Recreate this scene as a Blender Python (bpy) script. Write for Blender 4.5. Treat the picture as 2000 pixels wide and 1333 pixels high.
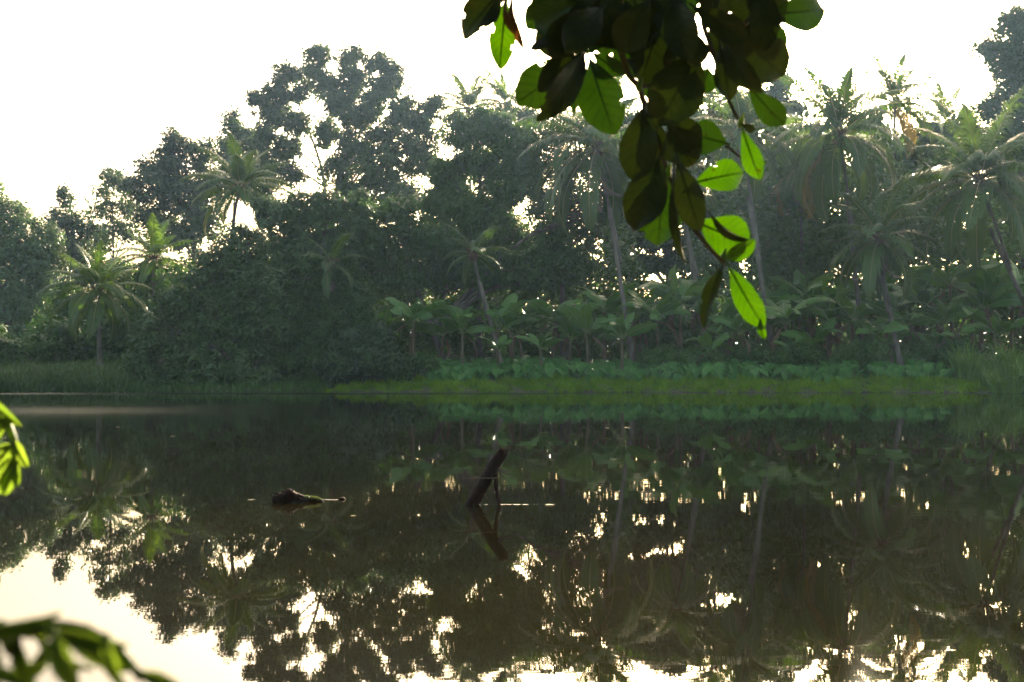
import bpy, math, random
import numpy as np
from mathutils import Vector, Matrix

random.seed(7)
R = math.radians
sc = bpy.context.scene
for o in list(bpy.data.objects):
    bpy.data.objects.remove(o)

# ------------------------------------------------------------------ camera, sky, sun, exposure
CAM = np.array([0.0, 0.0, 1.5])
F = 2222.0                      # focal length in photo pixels (2000 wide)
HOR = 722.0                     # photo row of the horizon
PITCH = math.atan((HOR - 666.5) / F)
cam_d = bpy.data.cameras.new('camera')
cam = bpy.data.objects.new('camera', cam_d)
sc.collection.objects.link(cam)
cam.location = CAM
cam.rotation_euler = (math.pi / 2 + PITCH, 0, 0)
cam_d.sensor_width = 36
cam_d.lens = 36 * F / 2000
cam_d.clip_start = 0.05
cam_d.clip_end = 6000
cam_d.dof.use_dof = True
cam_d.dof.focus_distance = 17.0
cam_d.dof.aperture_fstop = 8.0
sc.camera = cam

SUN_EL, SUN_AZ = R(16.5), R(17)    # azimuth clockwise from +Y (to the right of the view)
world = bpy.data.worlds.new('World')
sc.world = world
world.use_nodes = True
wn = world.node_tree.nodes
bg = wn['Background']
sky = wn.new('ShaderNodeTexSky')
sky.sky_type = 'NISHITA'
sky.sun_disc = False
sky.sun_elevation = SUN_EL
sky.sun_rotation = SUN_AZ
sky.air_density = 1.0
sky.dust_density = 9.5
sky.ozone_density = 1.0
bg.inputs['Strength'].default_value = 0.14
world.node_tree.links.new(sky.outputs[0], bg.inputs['Color'])

sun_d = bpy.data.lights.new('sun', 'SUN')
sun_d.energy = 5.0
sun_d.angle = R(0.6)
sun_d.color = (1.0, 0.90, 0.74)
sun = bpy.data.objects.new('sun', sun_d)
sc.collection.objects.link(sun)
SUN_DIR = Vector((math.sin(SUN_AZ) * math.cos(SUN_EL), math.cos(SUN_AZ) * math.cos(SUN_EL), math.sin(SUN_EL)))
sun.rotation_euler = SUN_DIR.to_track_quat('Z', 'Y').to_euler()

sc.view_settings.view_transform = 'Standard'
sc.view_settings.look = 'None'
sc.view_settings.gamma = 1.0
sc.view_settings.exposure = 2.33
sc.view_settings.use_curve_mapping = False
sc.view_settings.use_white_balance = True        # the camera's warm daylight balance
sc.view_settings.white_balance_temperature = 7500
sc.view_settings.white_balance_tint = 10
sc.render.engine = 'CYCLES'
sc.cycles.use_denoising = True
sc.cycles.max_bounces = 7
sc.cycles.diffuse_bounces = 3
sc.cycles.glossy_bounces = 3
sc.cycles.transmission_bounces = 4
sc.cycles.volume_bounces = 1
sc.cycles.caustics_reflective = False
sc.cycles.caustics_refractive = False
HAZE_DENSITY = 0.00018

# ------------------------------------------------------------------ helpers
def at(px, py, Y):
    """world point that shows at photo pixel (px, py) at depth Y in front of the camera"""
    cx, cy = (px - 1000) / F, (666.5 - py) / F
    dy = math.cos(PITCH) - cy * math.sin(PITCH)
    dz = math.sin(PITCH) + cy * math.cos(PITCH)
    t = Y / dy
    return np.array([cx * t, Y, 1.5 + dz * t])

def shore(x):
    x = np.clip(x, -120, 120)
    return 75.0 - 0.074 * x + 0.35 * np.sin(x * 0.31) + 0.2 * np.sin(x * 0.83 + 1)

def ground_z(x, y):
    x = np.asarray(x, float); y = np.asarray(y, float)
    d = y - shore(x)
    far = np.interp(d, [-6, -1.5, 0, 1.2, 4.0, 9.0, 30, 200], [-2.5, -0.6, -0.02, 0.28, 0.75, 1.7, 2.3, 2.6])
    near = np.interp(y, [-60, -8, 0.5, 2.2, 3.4, 8], [2.0, 0.6, 0.25, 0.08, -0.6, -2.5])
    z = np.where(d > -8, far, np.where(y < 8, near, -2.5))
    wob = 0.10 * np.sin(x * 0.55 + 0.7 * np.sin(y * 0.4)) * np.clip(d / 4, 0, 1)
    return z + np.where(d > 0, wob, 0)

def link(o):
    sc.collection.objects.link(o)
    return o

def mesh_np(name, verts, faces, mats, midx=None, smooth=False, uv=None):
    """one mesh from numpy arrays; faces is (M,3) or (M,4) or a list of such"""
    if not isinstance(faces, list):
        faces = [faces]
    faces = [np.asarray(f, np.int32) for f in faces if len(f)]
    me = bpy.data.meshes.new(name)
    verts = np.asarray(verts, np.float32)
    me.vertices.add(len(verts))
    me.vertices.foreach_set('co', verts.ravel())
    loops = np.concatenate([f.ravel() for f in faces])
    tot = np.concatenate([np.full(len(f), f.shape[1], np.int32) for f in faces])
    start = np.concatenate([[0], np.cumsum(tot)[:-1]]).astype(np.int32)
    me.loops.add(len(loops))
    me.loops.foreach_set('vertex_index', loops)
    me.polygons.add(len(tot))
    me.polygons.foreach_set('loop_start', start)
    me.polygons.foreach_set('loop_total', tot)
    if midx is not None:
        me.polygons.foreach_set('material_index', np.asarray(midx, np.int32))
    if smooth:
        me.polygons.foreach_set('use_smooth', np.ones(len(tot), bool))
    if uv is not None:
        l = me.uv_layers.new(name='UVMap')
        l.data.foreach_set('uv', np.asarray(uv, np.float32)[loops].ravel())
    for m in (mats if isinstance(mats, (list, tuple)) else [mats]):
        me.materials.append(m)
    me.update()
    me.validate()
    return me

def part(name, me, parent=None, loc=(0, 0, 0), rot=(0, 0, 0), scale=1.0, kind=None, label=None):
    o = link(bpy.data.objects.new(name, me))
    o.parent = parent
    o.location = loc
    o.rotation_euler = rot
    o.scale = (scale,) * 3 if np.isscalar(scale) else scale
    if kind: o['kind'] = kind
    if label: o['label'] = label
    return o

def tag(o, label, cat, group=None, kind=None):
    o['label'] = label; o['category'] = cat
    if group: o['group'] = group
    if kind: o['kind'] = kind
    return o

def thing(name, loc, label, cat, group=None, rz=0):
    o = link(bpy.data.objects.new(name, None))
    o.empty_display_size = 0.3
    o.location = loc
    o.rotation_euler = (0, 0, rz)
    return tag(o, label, cat, group)

def tube(pts, rad, sides=7, cap=True):
    pts = np.asarray(pts, float); n = len(pts)
    rad = np.broadcast_to(np.asarray(rad, float), (n,))
    tan = np.gradient(pts, axis=0)
    tan /= np.linalg.norm(tan, axis=1, keepdims=True) + 1e-9
    ref = np.array([0.31, 0.83, 0.12]) if abs(tan[0][2]) > 0.7 else np.array([0.1, 0.2, 1.0])
    u = np.cross(tan, ref); u /= np.linalg.norm(u, axis=1, keepdims=True) + 1e-9
    w = np.cross(tan, u)
    a = np.linspace(0, 2 * math.pi, sides, endpoint=False)
    v = pts[:, None, :] + rad[:, None, None] * (np.cos(a)[None, :, None] * u[:, None, :] + np.sin(a)[None, :, None] * w[:, None, :])
    v = v.reshape(-1, 3)
    i = np.arange(n - 1)[:, None] * sides; j = np.arange(sides)[None, :]; k = (j + 1) % sides
    q = np.stack([i + j, i + k, i + sides + k, i + sides + j], -1).reshape(-1, 4)
    if cap:
        v = np.concatenate([v, pts[:1], pts[-1:]])
        c0, c1 = n * sides, n * sides + 1
        j = np.arange(sides); k = (j + 1) % sides
        t = np.concatenate([np.stack([np.full(sides, c0), k, j], -1), np.stack([np.full(sides, c1), (n - 1) * sides + j, (n - 1) * sides + k], -1)])
        return v, q, t
    return v, q, np.zeros((0, 3), int)

class Bag:
    """collects vertices, triangles, quads of ONE mesh"""
    def __init__(s): s.v, s.q, s.t, s.qm, s.tm, s.n = [], [], [], [], [], 0
    def add(s, v, q=None, t=None, m=0):
        s.v.append(np.asarray(v, float).reshape(-1, 3))
        if q is not None and len(q): s.q.append(np.asarray(q) + s.n); s.qm.append(np.full(len(q), m))
        if t is not None and len(t): s.t.append(np.asarray(t) + s.n); s.tm.append(np.full(len(t), m))
        s.n += len(s.v[-1])
    def tube(s, pts, rad, sides=7, m=0, cap=True): s.add(*tube(pts, rad, sides, cap), m=m)
    def mesh(s, name, mats, off=(0, 0, 0), smooth=False):
        f, mi = [], []
        if s.q: f.append(np.concatenate(s.q)); mi += s.qm
        if s.t: f.append(np.concatenate(s.t)); mi += s.tm
        return mesh_np(name, np.concatenate(s.v) - np.asarray(off), f, mats, np.concatenate(mi), smooth)

def spline(ctrl, n):
    """Catmull-Rom through the control points"""
    c = np.asarray(ctrl, float)
    if len(c) == 2: return c[0] + (c[1] - c[0]) * np.linspace(0, 1, n)[:, None]
    c = np.concatenate([[2 * c[0] - c[1]], c, [2 * c[-1] - c[-2]]])
    out = []
    for t in np.linspace(0, len(c) - 3 - 1e-6, n):
        i = int(t); f = t - i
        p0, p1, p2, p3 = c[i:i + 4]
        out.append(0.5 * (2 * p1 + (p2 - p0) * f + (2 * p0 - 5 * p1 + 4 * p2 - p3) * f * f + (3 * p1 - p0 - 3 * p2 + p3) * f ** 3))
    return np.array(out)

# ------------------------------------------------------------------ materials
def mat(name):
    m = bpy.data.materials.new(name); m.use_nodes = True
    m.node_tree.nodes.clear()
    nt = m.node_tree
    out = nt.nodes.new('ShaderNodeOutputMaterial')
    return m, nt, out

def N(nt, t, **kw):
    n = nt.nodes.new(t)
    for k, v in kw.items():
        if k in n.inputs: n.inputs[k].default_value = v
        else: setattr(n, k, v)
    return n

def leaf_mat(name, c1, c2, tr=0.35, trc=None, rough=0.45, spec=0.4, scale=0.5):
    """leaf: two tones by noise, light also passes through"""
    m, nt, out = mat(name); L = nt.links.new
    tc = N(nt, 'ShaderNodeTexCoord')
    no = N(nt, 'ShaderNodeTexNoise', Scale=scale, Detail=4.0)
    L(tc.outputs['Object'], no.inputs['Vector'])
    oi = N(nt, 'ShaderNodeObjectInfo')
    ad = N(nt, 'ShaderNodeMath', operation='MULTIPLY_ADD'); ad.inputs[1].default_value = 0.3; L(oi.outputs['Random'], ad.inputs[0]); 
    L(no.outputs[0], ad.inputs[2])
    rp = N(nt, 'ShaderNodeValToRGB')
    rp.color_ramp.elements[0].position = 0.42; rp.color_ramp.elements[0].color = (*c1, 1)
    rp.color_ramp.elements[1].position = 0.85; rp.color_ramp.elements[1].color = (*c2, 1)
    L(ad.outputs[0], rp.inputs[0])
    pb = N(nt, 'ShaderNodeBsdfPrincipled', Roughness=rough)
    pb.inputs['Specular IOR Level'].default_value = spec
    L(rp.outputs[0], pb.inputs['Base Color'])
    ts = N(nt, 'ShaderNodeBsdfTranslucent')
    if trc:
        mx = N(nt, 'ShaderNodeMix', data_type='RGBA', blend_type='MULTIPLY'); mx.inputs[0].default_value = 1
        L(rp.outputs[0], mx.inputs[6]); mx.inputs[7].default_value = (*trc, 1)
        L(mx.outputs[2], ts.inputs[0])
    else: L(rp.outputs[0], ts.inputs[0])
    ms = N(nt, 'ShaderNodeMixShader'); ms.inputs[0].default_value = tr
    L(pb.outputs[0], ms.inputs[1]); L(ts.outputs[0], ms.inputs[2]); L(ms.outputs[0], out.inputs[0])
    return m

def bark_mat(name, c1, c2, scale=6, rings=0, rough=0.85, bump=0.4, spec=.4):
    m, nt, out = mat(name); L = nt.links.new
    tc = N(nt, 'ShaderNodeTexCoord')
    no = N(nt, 'ShaderNodeTexNoise', Scale=scale, Detail=6.0)
    mp = N(nt, 'ShaderNodeMapping'); mp.inputs['Scale'].default_value = (1, 1, 0.35)
    L(tc.outputs['Object'], mp.inputs[0]); L(mp.outputs[0], no.inputs['Vector'])
    rp = N(nt, 'ShaderNodeValToRGB')
    rp.color_ramp.elements[0].position = 0.3; rp.color_ramp.elements[0].color = (*c1, 1)
    rp.color_ramp.elements[1].position = 0.7; rp.color_ramp.elements[1].color = (*c2, 1)
    L(no.outputs[0], rp.inputs[0])
    pb = N(nt, 'ShaderNodeBsdfPrincipled', Roughness=rough); pb.inputs['Specular IOR Level'].default_value = spec
    col = rp.outputs[0]; h = no.outputs[0]
    if rings:
        wv = N(nt, 'ShaderNodeTexWave', Scale=rings, Distortion=1.2, Detail=1.0, bands_direction='Z')
        L(tc.outputs['Object'], wv.inputs['Vector'])
        mx = N(nt, 'ShaderNodeMix', data_type='RGBA', blend_type='MULTIPLY'); mx.inputs[0].default_value = 0.45
        L(col, mx.inputs[6]); L(wv.outputs[0], mx.inputs[7]); col = mx.outputs[2]
    L(col, pb.inputs['Base Color'])
    bp = N(nt, 'ShaderNodeBump', Strength=bump, Distance=0.03); L(h, bp.inputs['Height']); L(bp.outputs[0], pb.inputs['Normal'])
    L(pb.outputs[0], out.inputs[0])
    return m

M = {}
M['leaf_tall'] = leaf_mat('tall tree leaf', (.024, .060, .014), (.065, .12, .03), tr=.30, spec=.6, rough=.42)
M['leaf_dense'] = leaf_mat('dense tree leaf', (.028, .085, .007), (.07, .15, .016), tr=.30, spec=.4)
M['leaf_bush'] = leaf_mat('bank bush leaf', (.020, .058, .009), (.07, .14, .028), tr=.28, spec=.5, rough=.4, scale=.9)
M['leaf_pale'] = leaf_mat('pale tree leaf', (.05, .105, .03), (.10, .18, .055), tr=.35)
M['leaf_far'] = leaf_mat('distant tree leaf', (.03, .07, .012), (.075, .13, .025), tr=.35)
M['leaf_vine'] = leaf_mat('vine leaf', (.03, .10, .012), (.08, .18, .025), tr=.35)
M['frond'] = leaf_mat('palm leaflet', (.04, .10, .016), (.085, .16, .025), tr=.38, trc=(1.5, 1.4, .5), spec=.5, rough=.38)
M['frond_old'] = leaf_mat('yellowing palm leaflet', (.16, .14, .03), (.27, .21, .04), tr=.35, trc=(1.3, 1.0, .5))
M['frond_dead'] = leaf_mat('dry palm leaflet', (.12, .085, .055), (.22, .165, .11), tr=.25)
M['rachis'] = bark_mat('palm rachis', (.20, .20, .06), (.34, .30, .09), 3, rough=.5)
M['husk'] = bark_mat('palm fibre', (.07, .045, .025), (.17, .11, .06), 9)
M['coconut'] = bark_mat('coconut', (.09, .08, .02), (.22, .13, .04), 3, rough=.5)
M['palm_trunk'] = bark_mat('palm trunk', (.12, .105, .08), (.27, .24, .19), 3, rings=5.5)
M['bark'] = bark_mat('tree bark', (.06, .05, .04), (.17, .15, .12), 2.5)
M['bark_pale'] = bark_mat('pale tree bark', (.14, .12, .10), (.28, .25, .21), 2.0)
M['banana'] = leaf_mat('banana leaf', (.045, .145, .02), (.13, .27, .055), tr=.35, trc=(1.3, 1.3, .5), spec=.5, rough=.36, scale=.9)
M['banana_rib'] = bark_mat('banana midrib', (.14, .22, .06), (.24, .30, .10), 2, rough=.5)
M['banana_stem'] = bark_mat('banana pseudostem', (.07, .065, .03), (.16, .13, .06), 3, rough=.6)
M['banana_dry'] = leaf_mat('dry banana leaf', (.085, .062, .03), (.17, .125, .06), tr=.25)
M['taro'] = leaf_mat('taro leaf', (.035, .14, .018), (.10, .26, .05), tr=.28, spec=.3, rough=.55, scale=1.2)
M['grass'] = leaf_mat('bank grass', (.07, .18, .010), (.20, .36, .025), tr=.45, spec=.15, rough=.7, scale=1.1)
M['reed'] = leaf_mat('reed blade', (.08, .18, .03), (.19, .32, .07), tr=.42, spec=.3)
M['reed_dark'] = leaf_mat('soft reed blade', (.035, .085, .02), (.085, .15, .04), tr=.35, spec=.3, scale=1.5)
M['twig'] = bark_mat('twig', (.03, .02, .012), (.09, .055, .03), 30, rough=.7)
M['wet_wood'] = bark_mat('wet wood', (.006, .002, .0006), (.026, .008, .002), 14, rough=.8, bump=.9, spec=.08)
M['moss'] = leaf_mat('moss', (.05, .09, .01), (.12, .17, .02), tr=.3, scale=12)
M['petal'] = leaf_mat('fallen leaf', (.30, .26, .10), (.5, .45, .22), tr=.3, scale=20)

def big_leaf_mat(name, c1, c2, trc, tr, worn=0.0):
    """large leathery leaf: side veins drawn from its own UV, thin blade lets light through"""
    m, nt, out = mat(name); L = nt.links.new
    uv = N(nt, 'ShaderNodeUVMap'); sp = N(nt, 'ShaderNodeSeparateXYZ'); L(uv.outputs[0], sp.inputs[0])
    au = N(nt, 'ShaderNodeMath', operation='ABSOLUTE'); L(sp.outputs[0], au.inputs[0])
    a = N(nt, 'ShaderNodeMath', operation='MULTIPLY_ADD'); L(au.outputs[0], a.inputs[0]); a.inputs[1].default_value = -0.20; L(sp.outputs[1], a.inputs[2])
    tc = N(nt, 'ShaderNodeTexCoord')
    nz = N(nt, 'ShaderNodeTexNoise', Scale=14.0, Detail=3.0); L(tc.outputs['Object'], nz.inputs['Vector'])
    a2 = N(nt, 'ShaderNodeMath', operation='MULTIPLY_ADD'); L(nz.outputs[0], a2.inputs[0]); a2.inputs[1].default_value = 0.035; L(a.outputs[0], a2.inputs[2])
    b = N(nt, 'ShaderNodeMath', operation='MULTIPLY'); L(a2.outputs[0], b.inputs[0]); b.inputs[1].default_value = 9.0
    c = N(nt, 'ShaderNodeMath', operation='PINGPONG'); L(b.outputs[0], c.inputs[0]); c.inputs[1].default_value = 0.5
    vein = N(nt, 'ShaderNodeMapRange'); L(c.outputs[0], vein.inputs[0]); vein.inputs[1].default_value = 0.0; vein.inputs[2].default_value = 0.09
    vein.inputs[3].default_value = 0.42; vein.inputs[4].default_value = 1.0
    n2 = N(nt, 'ShaderNodeTexNoise', Scale=22.0, Detail=7.0); L(tc.outputs['Object'], n2.inputs['Vector'])
    rp = N(nt, 'ShaderNodeValToRGB')
    rp.color_ramp.elements[0].position = .35; rp.color_ramp.elements[0].color = (*c1, 1)
    rp.color_ramp.elements[1].position = .72; rp.color_ramp.elements[1].color = (*c2, 1)
    L(n2.outputs[0], rp.inputs[0])
    n3 = N(nt, 'ShaderNodeTexNoise', Scale=75.0, Detail=2.0); L(tc.outputs['Object'], n3.inputs['Vector'])
    sp3 = N(nt, 'ShaderNodeMapRange', clamp=True); L(n3.outputs[0], sp3.inputs[0]); sp3.inputs[1].default_value = .66; sp3.inputs[2].default_value = .74
    msp = N(nt, 'ShaderNodeMix', data_type='RGBA'); L(sp3.outputs[0], msp.inputs[0]); L(rp.outputs[0], msp.inputs[6]); msp.inputs[7].default_value = (.03, .018, .005, 1)
    mv = N(nt, 'ShaderNodeMix', data_type='RGBA', blend_type='MULTIPLY'); mv.inputs[0].default_value = 1
    L(msp.outputs[2], mv.inputs[6]); L(vein.outputs[0], mv.inputs[7])
    pb = N(nt, 'ShaderNodeBsdfPrincipled', Roughness=0.42); pb.inputs['Specular IOR Level'].default_value = .35
    L(mv.outputs[2], pb.inputs['Base Color'])
    bp = N(nt, 'ShaderNodeBump', Strength=.35, Distance=.002); L(vein.outputs[0], bp.inputs['Height']); L(bp.outputs[0], pb.inputs['Normal'])
    ts = N(nt, 'ShaderNodeBsdfTranslucent')
    mt = N(nt, 'ShaderNodeMix', data_type='RGBA', blend_type='MULTIPLY'); mt.inputs[0].default_value = 1
    L(mv.outputs[2], mt.inputs[6]); mt.inputs[7].default_value = (*trc, 1); L(mt.outputs[2], ts.inputs[0])
    ms = N(nt, 'ShaderNodeMixShader'); ms.inputs[0].default_value = tr
    L(pb.outputs[0], ms.inputs[1]); L(ts.outputs[0], ms.inputs[2]); L(ms.outputs[0], out.inputs[0])
    return m
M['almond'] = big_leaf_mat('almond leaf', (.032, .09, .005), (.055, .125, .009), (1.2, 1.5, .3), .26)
M['almond_shaded'] = big_leaf_mat('shade-toned almond leaf', (.018, .05, .004), (.032, .075, .007), (1.1, 1.4, .3), .10)  # same leaf with shade darkened into its colour and translucency
M['almond_dark'] = big_leaf_mat('thick shade-toned almond leaf', (.010, .018, .003), (.022, .032, .005), (1.0, 1.1, .4), .10)  # thick leaves, their own shade also put into the dark tone
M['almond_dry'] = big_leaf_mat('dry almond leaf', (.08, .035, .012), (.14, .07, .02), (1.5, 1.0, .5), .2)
M['shrub_leaf'] = big_leaf_mat('near shrub leaf', (.08, .14, .025), (.15, .22, .05), (1.5, 1.5, .6), .5)

# ------------------------------------------------------------------ ground and water
def build_ground():
    xs = np.unique(np.concatenate([np.linspace(-1400, -120, 14), np.linspace(-120, -50, 24), np.linspace(-50, 50, 141), np.linspace(50, 120, 24), np.linspace(120, 1400, 14)]))
    ys = np.unique(np.concatenate([np.linspace(-1400, -60, 10), np.linspace(-60, -2, 18), np.linspace(-2, 10, 30), np.linspace(10, 64, 8), np.linspace(64, 95, 90), np.linspace(95, 200, 30), np.linspace(200, 1400, 14)]))
    X, Y = np.meshgrid(xs, ys)
    Z = ground_z(X, Y)
    v = np.stack([X, Y, Z], -1).reshape(-1, 3)
    nx, ny = len(xs), len(ys)
    i = np.arange(ny - 1)[:, None] * nx; j = np.arange(nx - 1)[None, :]
    q = np.stack([i + j, i + j + 1, i + nx + j + 1, i + nx + j], -1).reshape(-1, 4)
    m, nt, out = mat('bank soil'); L = nt.links.new
    tc = N(nt, 'ShaderNodeTexCoord'); no = N(nt, 'ShaderNodeTexNoise', Scale=1.3, Detail=8.0); L(tc.outputs['Object'], no.inputs['Vector'])
    rp = N(nt, 'ShaderNodeValToRGB')
    rp.color_ramp.elements[0].position = .35; rp.color_ramp.elements[0].color = (.055, .04, .022, 1)
    rp.color_ramp.elements[1].position = .65; rp.color_ramp.elements[1].color = (.06, .075, .022, 1)
    L(no.outputs[0], rp.inputs[0])
    pb = N(nt, 'ShaderNodeBsdfPrincipled', Roughness=.95); L(rp.outputs[0], pb.inputs['Base Color'])
    bp = N(nt, 'ShaderNodeBump', Strength=.6, Distance=.08); L(no.outputs[0], bp.inputs['Height']); L(bp.outputs[0], pb.inputs['Normal'])
    L(pb.outputs[0], out.inputs[0])
    o = part('ground', mesh_np('ground', v, q, m, smooth=True), kind='structure')
    o['label'] = 'low earthen river banks under the trees'

STICK = at(913, 985, 0)  # placeholder, real water points below
def on_water(px, py):
    cy = (666.5 - py) / F
    k = (math.sin(PITCH) + cy * math.cos(PITCH)) / (math.cos(PITCH) - cy * math.sin(PITCH))
    Y = -1.5 / k
    p = at(px, py, Y); p[2] = 0
    return p

def build_water():
    v = np.array([[-1400, 2.0, 0], [1400, 2.0, 0], [1400, 95, 0], [-1400, 95, 0]], float)
    m, nt, out = mat('river water'); L = nt.links.new
    tc = N(nt, 'ShaderNodeTexCoord')
    def mth(op, a, b=None, c=None):
        n = N(nt, 'ShaderNodeMath', operation=op)
        for i, x in enumerate((a, b, c)):
            if x is None: continue
            if isinstance(x, (int, float)): n.inputs[i].default_value = x
            else: L(x, n.inputs[i])
        return n.outputs[0]
    def noise(sx, sy, detail=2.0, off=0):
        mp = N(nt, 'ShaderNodeMapping'); mp.inputs['Scale'].default_value = (sx, sy, 1); mp.inputs['Location'].default_value = (off, off * .7, 0)
        L(tc.outputs['Object'], mp.inputs[0])
        n = N(nt, 'ShaderNodeTexNoise', Scale=1.0, Detail=detail); L(mp.outputs[0], n.inputs['Vector'])
        return n.outputs[0]
    sp = N(nt, 'ShaderNodeSeparateXYZ'); L(tc.outputs['Object'], sp.inputs[0])
    X, Y = sp.outputs[0], sp.outputs[1]
    swell = mth('MULTIPLY', noise(.30, .9, 1.0), 0.0012)          # metres of height
    rip = mth('MULTIPLY', noise(2.6, 7.0, 2.0, 7), 0.00022)
    area = N(nt, 'ShaderNodeMapRange', clamp=True); L(noise(.06, .16, 1.0, 3), area.inputs[0])
    area.inputs[1].default_value = .42; area.inputs[2].default_value = .66; area.inputs[3].default_value = .35; area.inputs[4].default_value = 1.5
    h = mth('ADD', swell, mth('MULTIPLY', rip, area.outputs[0]))
    def band(src, c, w):                                             # soft bump around c
        d = mth('DIVIDE', mth('SUBTRACT', src, c), w)
        return mth('POWER', 2.71828, mth('MULTIPLY', mth('MULTIPLY', d, d), -1))
    wx = mth('MULTIPLY_ADD', noise(.05, .0, 2.0, 11), 8, -4)
    Yw = mth('ADD', Y, wx)
    left = N(nt, 'ShaderNodeMapRange', clamp=True, interpolation_type='SMOOTHSTEP'); L(X, left.inputs[0])
    left.inputs[1].default_value = -3; left.inputs[2].default_value = -16; left.inputs[3].default_value = 0; left.inputs[4].default_value = 1
    left2 = N(nt, 'ShaderNodeMapRange', clamp=True, interpolation_type='SMOOTHSTEP'); L(X, left2.inputs[0])
    left2.inputs[1].default_value = 12; left2.inputs[2].default_value = -10; left2.inputs[3].default_value = .22; left2.inputs[4].default_value = 1
    catspaw = mth('ADD', mth('MULTIPLY', band(Yw, 41, 7.0), mth('MULTIPLY', left.outputs[0], .6)), mth('MULTIPLY', band(Y, 70.5, 3.0), left2.outputs[0]))
    rough_rip = mth('MULTIPLY', noise(3.0, 7.0, 2.0, 5), mth('MULTIPLY', catspaw, 0.012))
    h = mth('ADD', h, rough_rip)
    # little wrinkles where the stick, the driftwood and floating bits break the surface
    for (px, py, half, wy, amp) in ((580, 976, .55, .035, .030), (990, 985.5, .36, .024, .022), (690, 1008, .05, .02, .01), (1215, 857, .5, .09, .012)):
        p = on_water(px, py)
        w = mth('MULTIPLY', band(Y, float(p[1]), wy * 1.0), band(X, float(p[0]), half))
        brk = N(nt, 'ShaderNodeMapRange', clamp=True); L(noise(7, 3, 2.0, px * .01), brk.inputs[0]); brk.inputs[1].default_value = .44; brk.inputs[2].default_value = .66
        h = mth('ADD', h, mth('MULTIPLY', mth('MULTIPLY', mth('MULTIPLY', noise(14, 30, 2.0, 2), amp), brk.outputs[0]), w))
    bp = N(nt, 'ShaderNodeBump', Strength=1.0, Distance=1.0); L(h, bp.inputs['Height'])
    rg = mth('MULTIPLY_ADD', catspaw, .24, .012)
    pb = N(nt, 'ShaderNodeBsdfPrincipled', Roughness=.015, IOR=1.333)
    L(rg, pb.inputs['Roughness'])
    pb.inputs['Base Color'].default_value = (.008, .0063, .001, 1)
    L(bp.outputs[0], pb.inputs['Normal'])
    L(pb.outputs[0], out.inputs[0])
    o = part('water', mesh_np('water', v, np.array([[0, 1, 2, 3]]), m), kind='structure')
    o['label'] = 'still dark brown river mirroring the trees'

build_ground()
build_water()

# ------------------------------------------------------------------ trees and bushes
rng = np.random.default_rng(11)

def unit(v): return v / (np.linalg.norm(v, axis=-1, keepdims=True) + 1e-9)

def leaves(c, out, n_leaf, clump_r, L, W, up=0.5, droop=0.25):
    """n_leaf leaves around each clump centre c (K,3); out = outward direction of each clump"""
    K = len(c)
    p = rng.normal(size=(K, n_leaf, 3)) * np.array([1, 1, .75])
    p = unit(p) * (rng.random((K, n_leaf, 1)) ** .5) * (clump_r * rng.uniform(.6, 1.25, (K, 1, 1)))
    pos = (c[:, None, :] + p).reshape(-1, 3)
    o = np.repeat(out, n_leaf, 0)
    n = len(pos)
    nor = unit(unit(o) * .4 + unit(p.reshape(-1, 3)) * .6 + np.array([0, 0, up]) + rng.normal(size=(n, 3)) * .42)
    d = unit(unit(p.reshape(-1, 3)) * .6 + rng.normal(size=(n, 3)) * .8 + np.array([0, 0, -droop]))
    d = unit(d - nor * (d * nor).sum(1, keepdims=True))
    s = np.cross(nor, d)
    l = (L * rng.uniform(.65, 1.25, n))[:, None]; w = l * (W / L)
    v = np.stack([pos, pos + d * l * .45 + s * w * .5 , pos + d * l - nor * l * .12, pos + d * l * .45 - s * w * .5], 1).reshape(-1, 3)
    q = np.arange(n * 4).reshape(-1, 4)
    return v, q

def wave3(p, s):
    x, y, z = (p * s).T
    return np.sin(x + 1.3 * np.sin(z * .7)) * np.sin(y * 1.1 + .5) + np.sin(z * 1.3 + x * .6 + 2) * .7

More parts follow.
